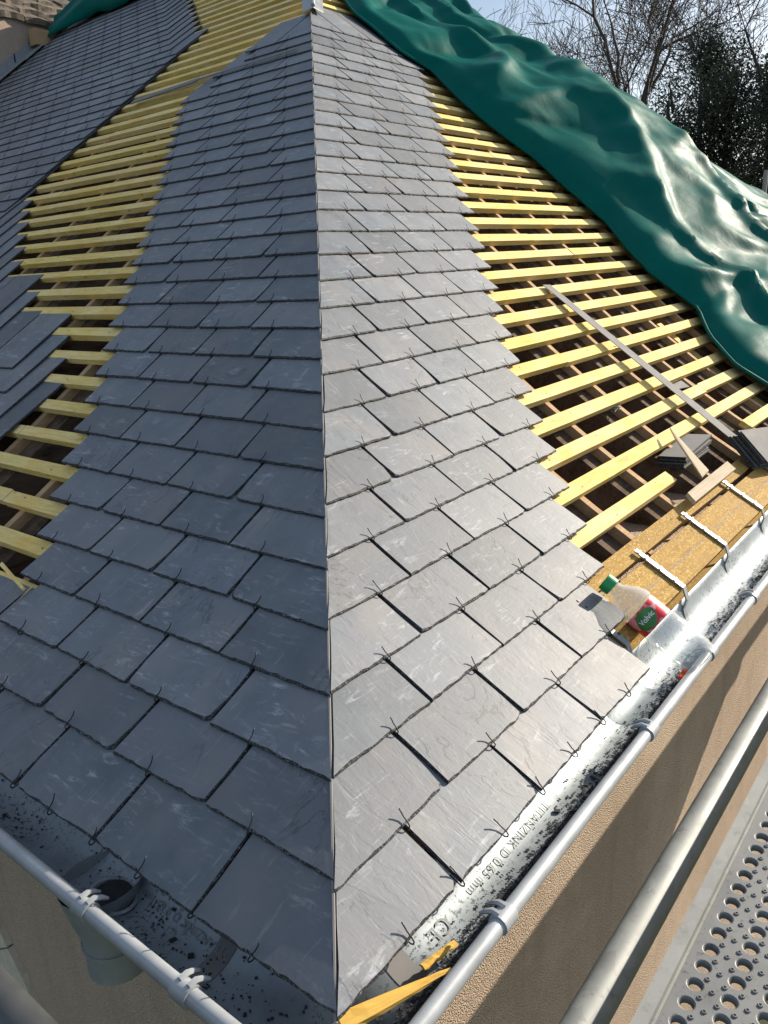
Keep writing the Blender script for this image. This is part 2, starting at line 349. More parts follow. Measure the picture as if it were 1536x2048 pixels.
for side, us in (('R', [.42, .74, 1.06, 1.36, 1.665, 2.0, 2.31, 2.63, 2.92, 3.25, 3.57, 3.9, 4.22]), ('L', [.45, .85, 1.22, 1.48, 1.82, 2.16, 2.53, 2.92, 3.49, 3.85, 4.25, 4.7, 5.1, 5.5])):
    for u in us:
        top = min(s_of_hip(side, u) - .03, SRIDGE[side] - .02)
        if top < .3: continue
        strip_up(side, u, .024, .17, top, -.0435, -.070).build('counter_batten', M['counter'], house)
        strip_up(side, u - .045, .072, .05, top, -.0705, -.20).build('rafter', M['rafter'], house)
for u, b in ((3.06, -.05), (3.42, -.06)):
    strip_up('R', u, .05, .1, .9, b - .017, b - .10).build('rafter', M['batten'], house)
# hip rafter
mb = MB(); q0 = P('R', hipu('R', .1), .1) ; q1 = P('R', hipu('R', 4.95), 4.95)
dd = (q1 - q0).normalized(); sd = Vector((-dd.y, dd.x, 0)).normalized() * .035; dn = Vector((0, 0, -1))
mb.hexa([q0 + dn * .34 - sd, q0 + dn * .34 + sd, q1 + dn * .34 + sd, q1 + dn * .34 - sd], [q0 + dn * .17 - sd, q0 + dn * .17 + sd, q1 + dn * .17 + sd, q1 + dn * .17 - sd]); mb.build('hip_rafter', M['rafter'], house)
# purlins deep in the attic
for side, s in (('R', 1.6), ('R', 3.1), ('L', 1.5), ('L', 3.3)):
    mb = MB(); u0, u1 = hipu(side, s) + .15, 6.2
    mb.hexa([P(side, u0, s, -.36), P(side, u1, s, -.36), P(side, u1, s + .12, -.36), P(side, u0, s + .12, -.36)], [P(side, u0, s, -.21), P(side, u1, s, -.21), P(side, u1, s + .12, -.21), P(side, u0, s + .12, -.21)])
    mb.build('purlin', M['rafter'], house)

# battens: each its own piece, in its own frame so that the grain runs along it
def batten(side, u0, u1, s0, s1, top, bot, mat, name='batten', chips=0.0012):
    um = (u0 + u1) / 2; sm = (s0 + s1) / 2; U, T_, Nn = frame(side, sm); base = P(side, um, sm, 0)
    n = max(2, int((u1 - u0) / .25)); mb = MB(); W2 = (s1 - s0) / 2; vs = []; fs = []
    off = random.uniform(-.0015, .0015); tw = random.uniform(-.003, .003)
    for i in range(n + 1):
        x = -(u1 - u0) / 2 + (u1 - u0) * i / n; j = lambda a=chips: random.uniform(-a, a); sw = tw * x
        vs += [(x, -W2 + j() + sw, bot), (x, W2 + j() + sw, bot), (x, W2 + j() + sw, top + off + j(.0005)), (x, W2 * .0 + sw, top + off + j(.0004)), (x, -W2 + j() + sw, top + off + j(.0005))]
    for i in range(n):
        for k in range(5):
            k2 = (k + 1) % 5; fs.append((i * 5 + k, (i + 1) * 5 + k, (i + 1) * 5 + k2, i * 5 + k2))
    fs += [(0, 1, 2, 3, 4), tuple(n * 5 + k for k in (4, 3, 2, 1, 0))]
    mb.add(vs, fs)
    if name == 'batten':
        for cu_ in COUNTER[side]:
            x = (cu_ - um) * (1 if side == 'R' else -1) + random.uniform(-.006, .006)
            if abs(x) < (u1 - u0) / 2 - .02:
                y = random.uniform(-.010, .010) + tw * x; z = top + off + .0007
                mb.add([(x + .0026 * math.cos(a * math.pi / 3), y + .0026 * math.sin(a * math.pi / 3), z) for a in range(6)], [(0, 1, 2, 3, 4, 5)], 1)
    mw = Matrix((U, T_, Nn)).transposed().to_4x4(); mw.translation = base
    if side == 'L':       # keep a right-handed frame
        mw = Matrix((-U, T_, Nn)).transposed().to_4x4(); mw.translation = base
    return mb.build(name, [mat, M['wire']] if name == 'batten' else mat, house, mw)
def batten_run(side, s_lo, s_hi, uend, extra=None):
    u = hipu(side, s_lo) + .035; end = uend
    if side == 'R': end = min(uend, 2 * xa - hipu('R', s_hi) - .05)
    cuts = [u]
    c = u + random.uniform(1.1, 2.6)
    while c < end - .4: cuts.append(c); c += random.uniform(1.8, 2.7)
    cuts.append(end)
    for a, b in zip(cuts, cuts[1:]):
        batten(side, a + .0012, b - .0012, s_lo, s_hi, -.021, -.0430, M['batten'])
Rb = [.220, .322, .432, .535, .637]
while Rb[-1] < SRIDGE['R'] - .06: Rb.append(Rb[-1] + .1047)
for j, t_ in enumerate(Rb):
    wd = .042 if j else .043
    if j == 1: 
        u0 = hipu('R', t_ - wd) + .035; batten('R', u0, 1.765, t_ - wd, t_, -.021, -.0430, M['batten'])
        batten('R', 2.56, 4.4, t_ - wd, t_, -.021, -.0430, M['batten']); continue
    if j == 0:
        u0 = hipu('R', t_ - wd) + .035; batten('R', u0, 2.9, t_ - wd, t_, -.019, -.046, M['board']); continue
    batten_run('R', t_ - wd, t_, 5.0)
Lb = [.225, .332, .439, .546, .657, .770]
while Lb[-1] < SRIDGE['L'] - .06: Lb.append(Lb[-1] + .1068)
for j, t_ in enumerate(Lb):
    wd = random.uniform(.035, .040) if j > 2 else .041
    batten_run('L', t_ - wd, t_, 6.3)
# eave boards
for side in 'RL':
    a = .18
    for b in (2.75 if side == 'R' else 2.4, 5.2):
        batten(side, a, b, .060, .162, -.0175, -.036, M['board'], 'eave_board'); a = b + .003
# blue chalk line snapped along the eave board
mb = MB(); 
for i in range(40):
    u = .9 + i * .04 + random.uniform(0, .01)
    mb.add([P('R', u, .1085, -.0160), P('R', u + .03, .1085, -.0160), P('R', u + .03, .1105, -.0160), P('R', u, .1105, -.0160)], [(0, 1, 2, 3)])
mb.build('chalk_line', mat_simple('blue_chalk', (0.16, 0.17, 0.24), 0.9, 0.2), house)

# ------------------------------------------------------------------ slates
SR = [0.0, .0985, .2065, .307, .4125, .518, .621, .7265, .837, .9425, 1.0505, 1.156, 1.2614, 1.3669, 1.4724, 1.5804, 1.6834, 1.7889, 1.8919, 1.9974, 2.1054, 2.2109, 2.3164, 2.4269, 2.5373, 2.6403, 2.7433, 2.8438, 2.9518, 3.0523]
DR = [.005, .010, 0, 0, -.010, -.0025, -.015, -.0025, -.010, -.0075, -.0075, -.005, -.005, .0075, -.0025, .005, .005, 0, .0075, .0075, 0, 0, .0125, 0, .0175, 0, 0, 0, 0, 0]
SL = [.0025, .118, .2225, .3319, .4364, .5434, .6504, .7599, .8669, .9739, 1.0784, 1.1854, 1.2923, 1.3968, 1.4988, 1.6058, 1.7078, 1.8073, 1.9168, 2.0288]
DL = [-.010, -.0075, .0025, 0, -.0025, .005, .0125, .010, .0075, 0, -.0025, .005, -.0075, -.0075, -.0175, -.02, -.02, -.015, -.02, -.02]
while len(SL) < 50: SL.append(SL[-1] + .1068); DL.append(-.012)
AR, AW_R, ALf, AW_L = .23412, .21996, .25241, .22318
SLEN, STH = .32, .0060
rs = random.Random(11)
def joints(side, k):                    # joint positions (eave coordinate) of course k, hip piece first
    S = SR if side == 'R' else SL; D = DR if side == 'R' else DL; k = min(k, len(S) - 1)
    a, w_ = (AR, AW_R) if side == 'R' else (ALf, AW_L)
    h = hipu(side, S[k])
    return [h + a + D[k] + i * w_ for i in range(4)]
def slate_geo(side, k, ua, ub, S, hipcut=False, length=SLEN, fine=True, rnd=rs):
    """slate in its own frame: x along the eave, y up the slope, z out of the roof; origin at the middle of its tail"""
    s0 = S[k]; e = (S[k + 1] - s0) if k + 1 < len(S) else .106
    U, T_, Nn = frame(side, s0); A = P(side, 0, s0, 0); B = P(side, 0, s0 + e, 0) - frame(side, s0 + e)[2] * (STH + .0003)
    d = (B - A); d.normalize(); n_ = (U.cross(d) if side == 'R' else d.cross(U)).normalized()
    um = (ua + ub) / 2; g = rnd.uniform(.0014, .0030) if fine else .002
    hj0 = rnd.uniform(.0003, .0042)
    nearhip = ua < hipu(side, s0 + .36)
    def left(y):
        if not nearhip: return ua - um + g
        hl = hipu(side, s0 + y) - um + hj0 + .020 * max(y - .02, 0) + .05 * max(y - .12, 0)
        return hl if hipcut else max(hl, ua - um + g)
    xr = ub - um - g - (.0022 if hipcut and side == 'R' else 0)
    top = length
    while hipcut and left(top) > xr - .012: top -= .004
    nt_ = max(3, int((xr - left(0)) / (.012 if fine else .05))); ns = 6 if fine else 2
    out = []
    ch = .0012 if fine else .0
    cr = rnd.choice([0, 0, 0, .010, .016]) if fine else 0; cl = rnd.choice([0, 0, 0, .008, .014]) if fine else 0
    skew = rnd.uniform(-.0016, .0016)
    for i in range(nt_ + 1):
        x = left(0) + (xr - left(0)) * i / nt_; y = skew * (i / nt_ - .5) * 2 + rnd.uniform(-ch, ch) * .8
        if cr and i == nt_: x -= cr * .25; y += cr * .45
        if cl and i == 0 and not hipcut: x += cl * .25; y += cl * .45
        out.append((x, y))
    for i in range(1, ns + 1):
        out.append((xr + rnd.uniform(-.0012, .0006) * (1 if fine else 0), top * i / ns))
    for i in range(ns, 0, -1):
        y = top * i / ns; out.append((left(y) + (rnd.uniform(-.0006, .0012) if fine else 0), y))
    if side == 'L': out = [(-x, y) for x, y in out][::-1]
    # outer (bottom) outline, inner (top) outline with a rough chamfer
    cx = sum(p[0] for p in out) / len(out); cy = sum(p[1] for p in out) / len(out); n = len(out)
    vs = []; fs = []; mi = []
    warp = rnd.uniform(-.0007, .0009)
    for x, y in out: vs.append((x, y, -STH))
    for x, y in out: vs.append((x + (rnd.uniform(-.0005, .0005) if fine else 0), y, -STH * .45))
    for x, y in out:
        edge = .0023 if y < .02 else .0013
        if fine: edge *= rnd.uniform(.5, 1.7)
        dx, dy = cx - x, cy - y; l = math.hypot(dx, dy)
        ix = x + (edge if dx > 0 else -edge) * (1 if abs(dx) > .02 and (y > .004) else .3); iy = y + (edge if y < .02 else 0)
        vs.append((ix, iy, warp * math.cos(x * 14)))
    for a in range(n):
        b = (a + 1) % n; fs.append((a, b, n + b, n + a)); mi.append(1); fs.append((n + a, n + b, 2 * n + b, 2 * n + a)); mi.append(1)
    fs.append(tuple(2 * n + i for i in range(n))); mi.append(0); fs.append(tuple(range(n))[::-1]); mi.append(1)
    Ux = U if side == 'R' else -U
    mw = Matrix((Ux, d, n_)).transposed().to_4x4(); mw.translation = P(side, um, s0, 0) + n_ * rnd.uniform(-.0003, .0006)
    tilt = Matrix.Rotation(rnd.uniform(-.004, .004), 4, 'Z') @ Matrix.Rotation(rnd.uniform(-.003, .003), 4, 'X')
    return vs, fs, mi, mw @ tilt, um
def tone_attr(me, vals):
    at = me.attributes.new('tone', 'FLOAT', 'POINT'); at.data.foreach_set('value', vals)
# the wire hook shared by all slates: out from under the tail, round it and up over the face
def hook_mesh(scale=1.0, v=0):
    mb = MB(); r = .0010
    k = (1, 1.15, .85)[v]; b = (.002, -.003, .001)[v]
    mb.tube([(0, .016, -.0066), (0, .004, -.0066), (0, -.0035, -.0062), (0, -.0064, -.0030), (0, -.0056, .0010), (.0004, -.0010, .0034), (.001 + b * .3, .008 * k, .0046), (.001 + b * .6, .014 * k, .0072), (b, .0185 * k, .0098)], r, 6)
    me = mb.mesh('hook'); me.materials.append(M['wire']); me.polygons.foreach_set('use_smooth', [True] * len(me.polygons)); return me
HOOKS = [hook_mesh(v=0), hook_mesh(v=1), hook_mesh(v=2)]
NSL = [0]
def add_slate(side, k, ua, ub, S, hipcut=False, hooks=(), length=SLEN, fine=True, tone=None):
    vs, fs, mi, mw, um = slate_geo(side, k, ua, ub, S, hipcut, length, fine)
    me = bpy.data.meshes.new('slate'); me.from_pydata(vs, [], fs); me.polygons.foreach_set('material_index', mi)
    tn = rs.random() if tone is None else tone; tone_attr(me, [tn] * len(vs))
    me.materials.append(M['slate']); me.materials.append(M['edge'])
    o = obj('slate', me, None, house, mw); NSL[0] += 1
    for hu in hooks:
        x = (hu - um) * (1 if side == 'R' else -1)
        h = bpy.data.objects.new('hook', rs.choice(HOOKS)); COL.objects.link(h); h.parent = o
        h.matrix_basis = Matrix.Translation((x, 0, 0)) @ Matrix.Rotation(rs.uniform(-.25, .25), 4, 'Z')
    return o
for side, S, last in (('R', SR, 29), ('L', SL, 30)):
    for k in range(last + 1):
        J = joints(side, k); Jb = joints(side, k - 1) if k > 0 else [j - AW_R / 2 for j in J]
        h = hipu(side, S[k])
        if side == 'L' and k >= 26: J = J[:max(2, 4 - (k - 25) // 2)]
        prevu = h
        for i, ju in enumerate(J):
            hk = [b for b in Jb if prevu + .01 < b < ju - .01]
            if k == 0 and i > 0: hk.append(prevu)
            add_slate(side, k, prevu if i else h, ju, S, hipcut=(i == 0), hooks=hk)
            prevu = ju
# lowest three courses of the left slope run on past the strip
for k in (0,):
    J = joints('L', k)[-1]; u = J
    while u < 2.3:
        add_slate('L', k, u, u + AW_L, SL, hooks=[u + AW_L / 2]); u += AW_L
# the long field on the left: its right edge steps with the courses
UEND = {3: 2.30, 4: 2.35, 5: 2.2, 6: 1.824, 7: 1.936, 8: 2.042, 9: 2.15, 10: 2.526, 11: 2.64, 12: 2.94, 13: 3.056, 14: 3.174, 15: 3.288, 16: 3.415, 17: 3.517, 18: 3.627}
def uend(k):
    if k in UEND: return UEND[k]
    s = SL[k]
    return 3.65 + (k % 2) * .006 if s < 3.62 else 3.78 + 1.03 * (s - 3.6)
cand = []
for k in range(3, 50):
    if SL[k] + .2 > SRIDGE['L']: break
    u0 = uend(k); u = u0; first = True
    half = (k % 2 == 1) and SL[k] > 2.2 and SL[k] < 3.62
    while u < 6.86:
        w_ = .12 if (first and half) else .2205
        ub = min(u + w_, 6.86)
        if ub - u > .04: cand.append((k, u, ub))
        u = ub; first = False
cand.sort(key=lambda c: (P('L', c[1], SL[c[0]]) - CP).length)
quota = 298 - NSL[0]
for k, ua, ub in cand[:quota]: add_slate('L', k, ua, ub, SL, hooks=[(ua + ub) / 2], fine=True)
fv = []; ff = []; fm = []; ft = []; hv = MB()
for k, ua, ub in cand[quota:]:
    vs, fs, mi, mw, um = slate_geo('L', k, ua, ub, SL, False, SLEN, False)
    o_i = len(fv); tn = rs.random(); fv += [tuple(mw @ Vector(v)) for v in vs]; ff += [tuple(i + o_i for i in f) for f in fs]; fm += mi; ft += [tn] * len(vs)
    a, b, c, d_ = (mw @ Vector(p) for p in ((0, -.006, -.001), (0, -.001, .004), (.001, .010, .006), (.002, .024, .012))); hv.tube([a, b, c, d_], .0014, 4)
me = bpy.data.meshes.new('slate_field'); me.from_pydata(fv, [], ff); me.polygons.foreach_set('material_index', fm); tone_attr(me, ft)
obj('slate_field', me, [M['slate'], M['edge']], house, kind='stuff')
hv.build('slate_field_hooks', M['wire'], house, kind='stuff')
# zinc hip cap near the top, and the lead soaker line under the hip slates
mb = MB()
for s0, s1 in ((3.22, 4.2), (4.18, 4.97)):
    for side in 'RL':
        f = 1 if side == 'R' else s_of_hip('L', prof('R', 1)[0]) 
    a0 = P('R', hipu('R', s0), s0, .022); a1 = P('R', hipu('R', s1), s1, .022)
    wv = .075
    for side in 'RL':
        U = Vector((1, 0, 0)) if side == 'R' else Vector((0, 1, 0))
        dn = Vector((0, 0, -.004)); d2 = Vector((0, 0, -.010))
        q = [a0, a1, a1 + U * wv + d2, a0 + U * wv + d2]
        mb.hexa([p + dn for p in q], q)
    # raised roll along the crest
    mb.tube([a0 + Vector((0, 0, .006)), a1 + Vector((0, 0, .006))], .010, 8)
mb.build('hip_flashing', M['zinc'], house)
mb = MB(); pts = [P('R', hipu('R', s), s, -.0050) for s in [i * .055 for i in range(61)]]
mb.tube(pts, .0022, 6); mb.build('hip_soaker', M['steel'], house)

# ------------------------------------------------------------------ gutters
GR, GC, GZ = .0585, -.0015, -.020
def gut_pt(th, r=GR): return GC + r * math.cos(th) * -1 * -1, GZ - r * math.sin(th)   # th 0 = back rim, pi = front
def gutter(side, u1):
    top = empty('gutter', (0, 0, -.03))
    PINV[top.name] = Matrix.Translation((0, 0, .03))
    def pt(c, z, u): return (u, c, z) if side == 'R' else (c, u, z)
    mb = MB(); n = 26; secs = []
    uu = [None] + [.2 + i * .4 for i in range(int(u1 / .4))]
    for u in uu:
        ring = []
        for j in range(n + 1):
            th = math.pi * j / n; c = GC + GR * math.cos(th); z = GZ - GR * math.sin(th)
            if j == 0: z += .012; c += .001
            if j == n: z -= .006
            ring.append(pt(c, z, c if u is None else u))
        secs.append(ring)
    vs = [p for r in secs for p in r]; fs = []
    for i in range(len(secs) - 1):
        for j in range(n):
            a = i * (n + 1) + j; fs.append((a, a + 1, a + n + 2, a + n + 1))
    mb.add(vs, fs); o = mb.build('channel', M['zincdirt'], top, smooth=True)
    md = o.modifiers.new('thickness', 'SOLIDIFY'); md.thickness = .0014; md.offset = 0
    c, z = -.0585, -.030
    mb = MB(); mb.tube([pt(c, z, c + (u1 - c) * i / 40) for i in range(41)], .0108, 16, cap=False); mb.build('bead', M['bead'], top, smooth=True)
    return top, pt
gr, ptR = gutter('R', 9.0); tag(gr, 'sunlit zinc half-round gutter along the right eave, black slate grit in its bottom', 'gutter')
gl, ptL = gutter('L', 7.0); tag(gl, 'shaded blue-grey zinc gutter along the left eave with a round outlet', 'gutter')
def clip(pt, u, top):
    mb = MB(); c, z = -.0585, -.030
    mb.tube([pt(c, z, u - .014), pt(c, z, u + .014)], .0138, 16)
    # two short prongs bent over into the trough
    for dv in (-.009, .007):
        pts = [pt(c, z + .0125, u + dv), pt(c + .010, z + .0135, u + dv), pt(c + .020, z + .008, u + dv * 1.1), pt(c + .028, z + .001, u + dv * 1.2)]
        mb.tube(pts, [.0045, .0042, .0036, .0022], 6)
    mb.build('bead_clip', M['bead'], top, smooth=True)
for u in (.245, .738, 1.072, 1.392, 1.72, 2.05): clip(ptR, u, gr)
for u in (.186, .396, .72, 1.05): clip(ptL, u, gl)
def bracket(u):
    mb = MB(); w2 = .0085
    path = [(.195, -.0085), (.060, -.0085)]
    rows = [(P('R', 0, s, o)) for s, o in path]
    rows = [Vector((0, r.y, r.z)) for r in rows]
    rows += [Vector((0, .046, -.006)), Vector((0, .052, -.030)), Vector((0, .046, -.052)), Vector((0, .036, -.066))]
    for i in range(len(rows) - 1):
        a, b = rows[i], rows[i + 1]; d = (b - a).normalized(); nn = Vector((0, -d.z, d.y)) * -.0035 if False else Vector((0, d.z, -d.y)) * .0035
        if nn.z > 0: nn = nn * 1
        mb.hexa([a + Vector((u - w2, 0, 0)), a + Vector((u + w2, 0, 0)), b + Vector((u + w2, 0, 0)), b + Vector((u - w2, 0, 0))][::-1],
                [a + nn * -1 + Vector((u - w2, 0, 0)), a + nn * -1 + Vector((u + w2, 0, 0)), b + nn * -1 + Vector((u + w2, 0, 0)), b + nn * -1 + Vector((u - w2, 0, 0))][::-1])
    o = mb.build('bracket', M['zinc'], gr)
    for s in (.185, .165, .125, .085):
        q = P('R', u, s, -.0042); U, T_, Nn = frame('R', s); m2 = MB()
        m2.tube([q, q + Nn * .0012], .0035, 8); ob = m2.build('screw', M['wire'], o)
for u in (.925, 1.255, 1.576, 1.93, 2.25): bracket(u)
# outlet under the left gutter
mb = MB(); mb.tube([(-.002, .455, -.055), (-.002, .452, -.10), (.0, .447, -.135), (.0, .447, -.20)], [.060, .052, .046, .046], 24, cap=False)
mb.build('outlet', M['zinc'], gl, smooth=True)
mb = MB(); mb.tube([(0, .447, -.150), (0, .447, -.156)], .0485, 24); mb.build('outlet_seam', M['zinc'], gl, smooth=True)
mb = MB(); pr = [(GC + .030 * math.cos(a), .43 + .040 * math.sin(a), GZ - .0525) for a in [i * math.pi / 12 for i in range(25)]]
mb.tube(pr, .0028, 6, cap=False); mb.build('outlet_rim', M['bead'], gl, smooth=True)
mb = MB(); vs = [(GC, .43, GZ - GR + .0030)]
for i in range(24):
    a = i * math.pi / 12; c_ = .026 * math.cos(a); vs.append((GC + c_, .43 + .036 * math.sin(a), GZ - math.sqrt(GR ** 2 - c_ ** 2) + .0030))
mb.add(vs, [(0, 1 + i, 1 + (i + 1) % 24) for i in range(24)]); mb.build('outlet_shade_disc', M['grit_and_hole_dark'], gl)  # solid disc coloured dark for the shade inside the outlet hole
# soldered joint sleeves
def sleeve(pt, u, wdt, top, name='sleeve', mat='zinc'):
    mb = MB(); n = 20; r = GR - .0018; ring = []
    for uu in (u - wdt / 2, u + wdt / 2):
        ring.append([pt(GC + r * math.cos(math.pi * j / n), GZ - r * math.sin(math.pi * j / n), uu) for j in range(n + 1)])
    vs = ring[0] + ring[1]; mb.add(vs, [(j, j + 1, n + 2 + j, n + 1 + j) for j in range(n)]); mb.build(name, M[mat], top, smooth=True)
sleeve(ptL, .52, .012, gl); sleeve(ptL, .225, .030, gl, mat='steel'); sleeve(ptR, .14, .035, gr, mat='steel')
# stamped mill mark, flat print on the back wall of each trough
def stamp(text, side, u0, th0, size, parent, mat, name='stamp'):
    cu = bpy.data.curves.new('stamp', 'FONT'); cu.body = text; cu.size = size; cu.space_character = 1.15
    t = bpy.data.objects.new('stamp_tmp', cu); COL.objects.link(t); dg = bpy.context.evaluated_depsgraph_get()
    me = bpy.data.meshes.new_from_object(t.evaluated_get(dg)); bpy.data.objects.remove(t); bpy.data.curves.remove(cu)
    bm = bmesh.new(); bm.from_mesh(me); bmesh.ops.subdivide_edges(bm, edges=[e for e in bm.edges if e.calc_length() > .006], cuts=2); bm.to_mesh(me); bm.free()
    r = GR - .0026
    for v in me.vertices:
        x, y = v.co.x, v.co.y
        th = th0 + y / r
        c = GC + r * math.cos(th); z = GZ - r * math.sin(th)
        u = u0 - x if side == 'R' else u0 + x
        v.co = Vector((u, c, z)) if side == 'R' else Vector((c, u, z))
    return obj(name, me, mat, parent)
stamp('TITANZINK D 0.65 mm', 'R', .520, 1.04, .020, gr, M['ink'])
stamp('CE', 'R', .236, 1.0, .030, gr, M['ink'])
stamp('TITANZINK D 0.65 mm', 'L', .215, .98, .016, gl, M['ink'])
# grit lying in both troughs
def grit(name, pt, n, u0, u1, cen, spread, smin, smax, lab, seed):
    r0 = random.Random(seed); mb = MB()
    for i in range(n):
        u = r0.uniform(u0, u1); dens = noise.noise(Vector((u * 6, seed, 0)))
        if dens < -.25 and r0.random() < .8: continue
        th = cen + r0.gauss(0, spread)
        th = min(max(th, .2), 2.9); rr = GR - .0022; c = GC + rr * math.cos(th); z = GZ - rr * math.sin(th)
        sz = r0.uniform(smin, smax) * (2.4 if r0.random() < .03 else 1); a = r0.uniform(0, 6.28)
        nrm = Vector((0, -math.cos(th), math.sin(th))); tn = Vector((0, math.sin(th), math.cos(th)))
        ex = Vector((1, 0, 0))
        e1 = ex * math.cos(a) + tn * math.sin(a); e2 = (ex * -math.sin(a) + tn * math.cos(a)) * r0.uniform(.35, .9)
        ctr = Vector((0, c, z)); lift = nrm * sz * r0.uniform(.15, .5)
        q = [ctr + (e1 * x + e2 * y) * sz for x, y in ((-1, -.6), (.8, -1), (1, .7), (-.5, 1))]
        tp = [p + lift for p in q]
        f = lambda p: pt(p.y, p.z, u + p.x)
        mb.hexa([f(p) for p in q], [f(p) for p in tp])
    o = mb.build(name, M['grit_and_hole_dark'], kind='stuff'); tag(o, lab, 'debris'); return o
grit('slate_grit', ptR, 5200, -.0, 2.3, 1.95, .26, .0006, .0026, 'black slate chips and dust along the bottom of the right gutter', 5)
grit('slate_grit', ptR, 4200, .02, 1.1, 2.08, .13, .0008, .0030, 'dense black ridge of slate chips in the near part of the right gutter', 15)
grit('slate_grit', ptL, 1000, .05, 1.5, 1.7, .42, .0006, .0024, 'scattered black slate chips in the shaded left gutter', 8)

# ------------------------------------------------------------------ scaffold deck, tubes
deck = empty('scaffold_deck', (.3, -.4, -.05), 'perforated galvanised steel scaffold deck beside the right gutter', 'scaffold deck')
PINV[deck.name] = Matrix.Translation((-.3, .4, .05))
def deck_plate():
    mb = MB(); px, py = .02935, .0378; x0 = .279 - px * 20; y0 = -.274; nx, ny = 128, 8; zt = -.052
    ns = 16
    for j in range(ny):
        for i in range(nx):
            cx, cy = x0 + i * px, y0 - j * py; o = len(mb.v)
            hx, hy = px / 2, py / 2; outer = []
            for k in range(ns):
                a = 2 * math.pi * (k + .5) / ns; dx, dy = math.cos(a), math.sin(a); m_ = min(hx / abs(dx) if dx else 9, hy / abs(dy) if dy else 9)
                outer.append((cx + dx * m_, cy + dy * m_, zt))
            rings = [outer]
            for r, z in ((.0102, zt), (.0090, zt - .0006), (.0078, zt - .0022), (.0071, zt - .0050), (.0070, zt - .008)):
                rings.append([(cx + r * math.cos(2 * math.pi * (k + .5) / ns), cy + r * math.sin(2 * math.pi * (k + .5) / ns), z) for k in range(ns)])
            # snap corners of the cell
            for k in range(ns):
                pass
            vs = [p for r in rings for p in r]; fs = []
            for q in range(len(rings) - 1):
                for k in range(ns):
                    k2 = (k + 1) % ns; fs.append((q * ns + k, q * ns + k2, (q + 1) * ns + k2, (q + 1) * ns + k))
            for sx, sy in ((1, 1), (-1, 1), (-1, -1), (1, -1)):
                near = [k for k in range(ns) if (outer[k][0] - cx) * sx > 0 and (outer[k][1] - cy) * sy > 0]
                # the two outline points either side of the corner
                a = [k for k in near if abs(abs(outer[k][0] - cx) - hx) < 1e-6]; b = [k for k in near if abs(abs(outer[k][1] - cy) - hy) < 1e-6 and k not in a]
                if a and b:
                    ka = max(a, key=lambda k: abs(outer[k][1] - cy)); kb = max(b, key=lambda k: abs(outer[k][0] - cx))
                    vs.append((cx + sx * hx, cy + sy * hy, zt)); idx = len(vs) - 1
                    fs.append((ka, idx, kb) if sx * sy > 0 else (kb, idx, ka))
            mb.add(vs, [f[::-1] if len(f) == 4 else f for f in fs])
    return mb, x0 - px / 2, x0 + px * (nx - .5), y0 + py / 2, y0 - py * (ny - .5), zt
mb, dx0, dx1, dy1, dy0, zt = deck_plate(); mb.build('deck_plate', M['deck'], deck)
mb = MB()
r0 = random.Random(3)
for j in range(7):
    for i in range(125):
        for ax, ay in ((.0147, -.0095), (0.0, -.0190), (.0147, -.0285)):
            cx, cy = .279 - .02935 * 20 + i * .02935 + ax, -.274 - j * .0378 + ay
            n = 8; vs = []
            for r, z in ((.0034, 0), (.0026, .0016), (.0016, .0016), (.0012, .0002)):
                vs += [(cx + r * math.cos(2 * math.pi * k / n), cy + r * math.sin(2 * math.pi * k / n), zt + z + .0001) for k in range(n)]
            fs = []
            for q in range(3):
                for k in range(n):
                    k2 = (k + 1) % n; fs.append((q * n + k, q * n + k2, (q + 1) * n + k2, (q + 1) * n + k))
            fs.append(tuple(3 * n + k for k in range(n))); mb.add(vs, fs)
mb.build('grip_dimples', M['deck'], deck, kind='stuff')
mb = MB()
mb.box((dx0, -.2515, -.115), (dx1, -.2355, -.041)); mb.box((dx0, -.2550, -.060), (dx1, -.2517, -.050)); mb.build('side_rail', M['rail'], deck)
mb = MB(); mb.box((dx0, dy0 - .018, -.115), (dx1, dy0 - .001, -.041)); mb.build('side_rail', M['galv'], deck)
def pipe(name, a, b, r, label, group=None, mat='galv'):
    a = Vector(a); b = Vector(b); mb = MB(); L = (b - a).length; n = max(2, int(L / .3))
    d = (b - a).normalized(); q = d.to_track_quat('X', 'Z').to_matrix().to_4x4(); q.translation = a
    mb.tube([(L * i / n, 0, 0) for i in range(n + 1)], r, 24)
    o = mb.build(name, M[mat], None, q, smooth=True); tag(o, label, 'scaffold tube', group); return o
pipe('scaffold_tube', (-.05, -.159, -.155), (6.5, -.159, -.155), .0242, 'thick galvanised tube running between the right gutter and the perforated deck')
pipe('scaffold_tube', (-.204, -.05, 0), (-.204, 4.0, 0), .0242, 'dark galvanised tube outside the left gutter, in the lower left corner', mat='darksteel')
pipe('scaffold_tube', (9.6, 2.02, -3.2), (9.6, 2.02, 1.52), .0242, 'upright scaffold tube standing beyond the green tarpaulin at the right edge')
# pale stone band on the left wall, near the lower left corner
st = empty('stone_band', (.12, 1.35, -.9), 'pale stone slabs of a raked band on the brown wall, lower left corner', 'stone band')
PINV[st.name] = Matrix.Translation((-.12, -1.35, .9))
def slab(pts):
    mb = MB(); c = Vector((0, sum(p[0] for p in pts) / 4, sum(p[1] for p in pts) / 4))
    a = [(.152, y, z) for y, z in pts]; b = [(.135, y, z) for y, z in pts]; mb.hexa(a, b); mb.build('stone_slab', M['stone'], st)
slab([(1.375, -.745), (1.318, -.838), (1.52, -.98), (1.60, -.83)])
slab([(1.316, -.842), (1.10, -1.17), (1.34, -1.30), (1.518, -.984)])

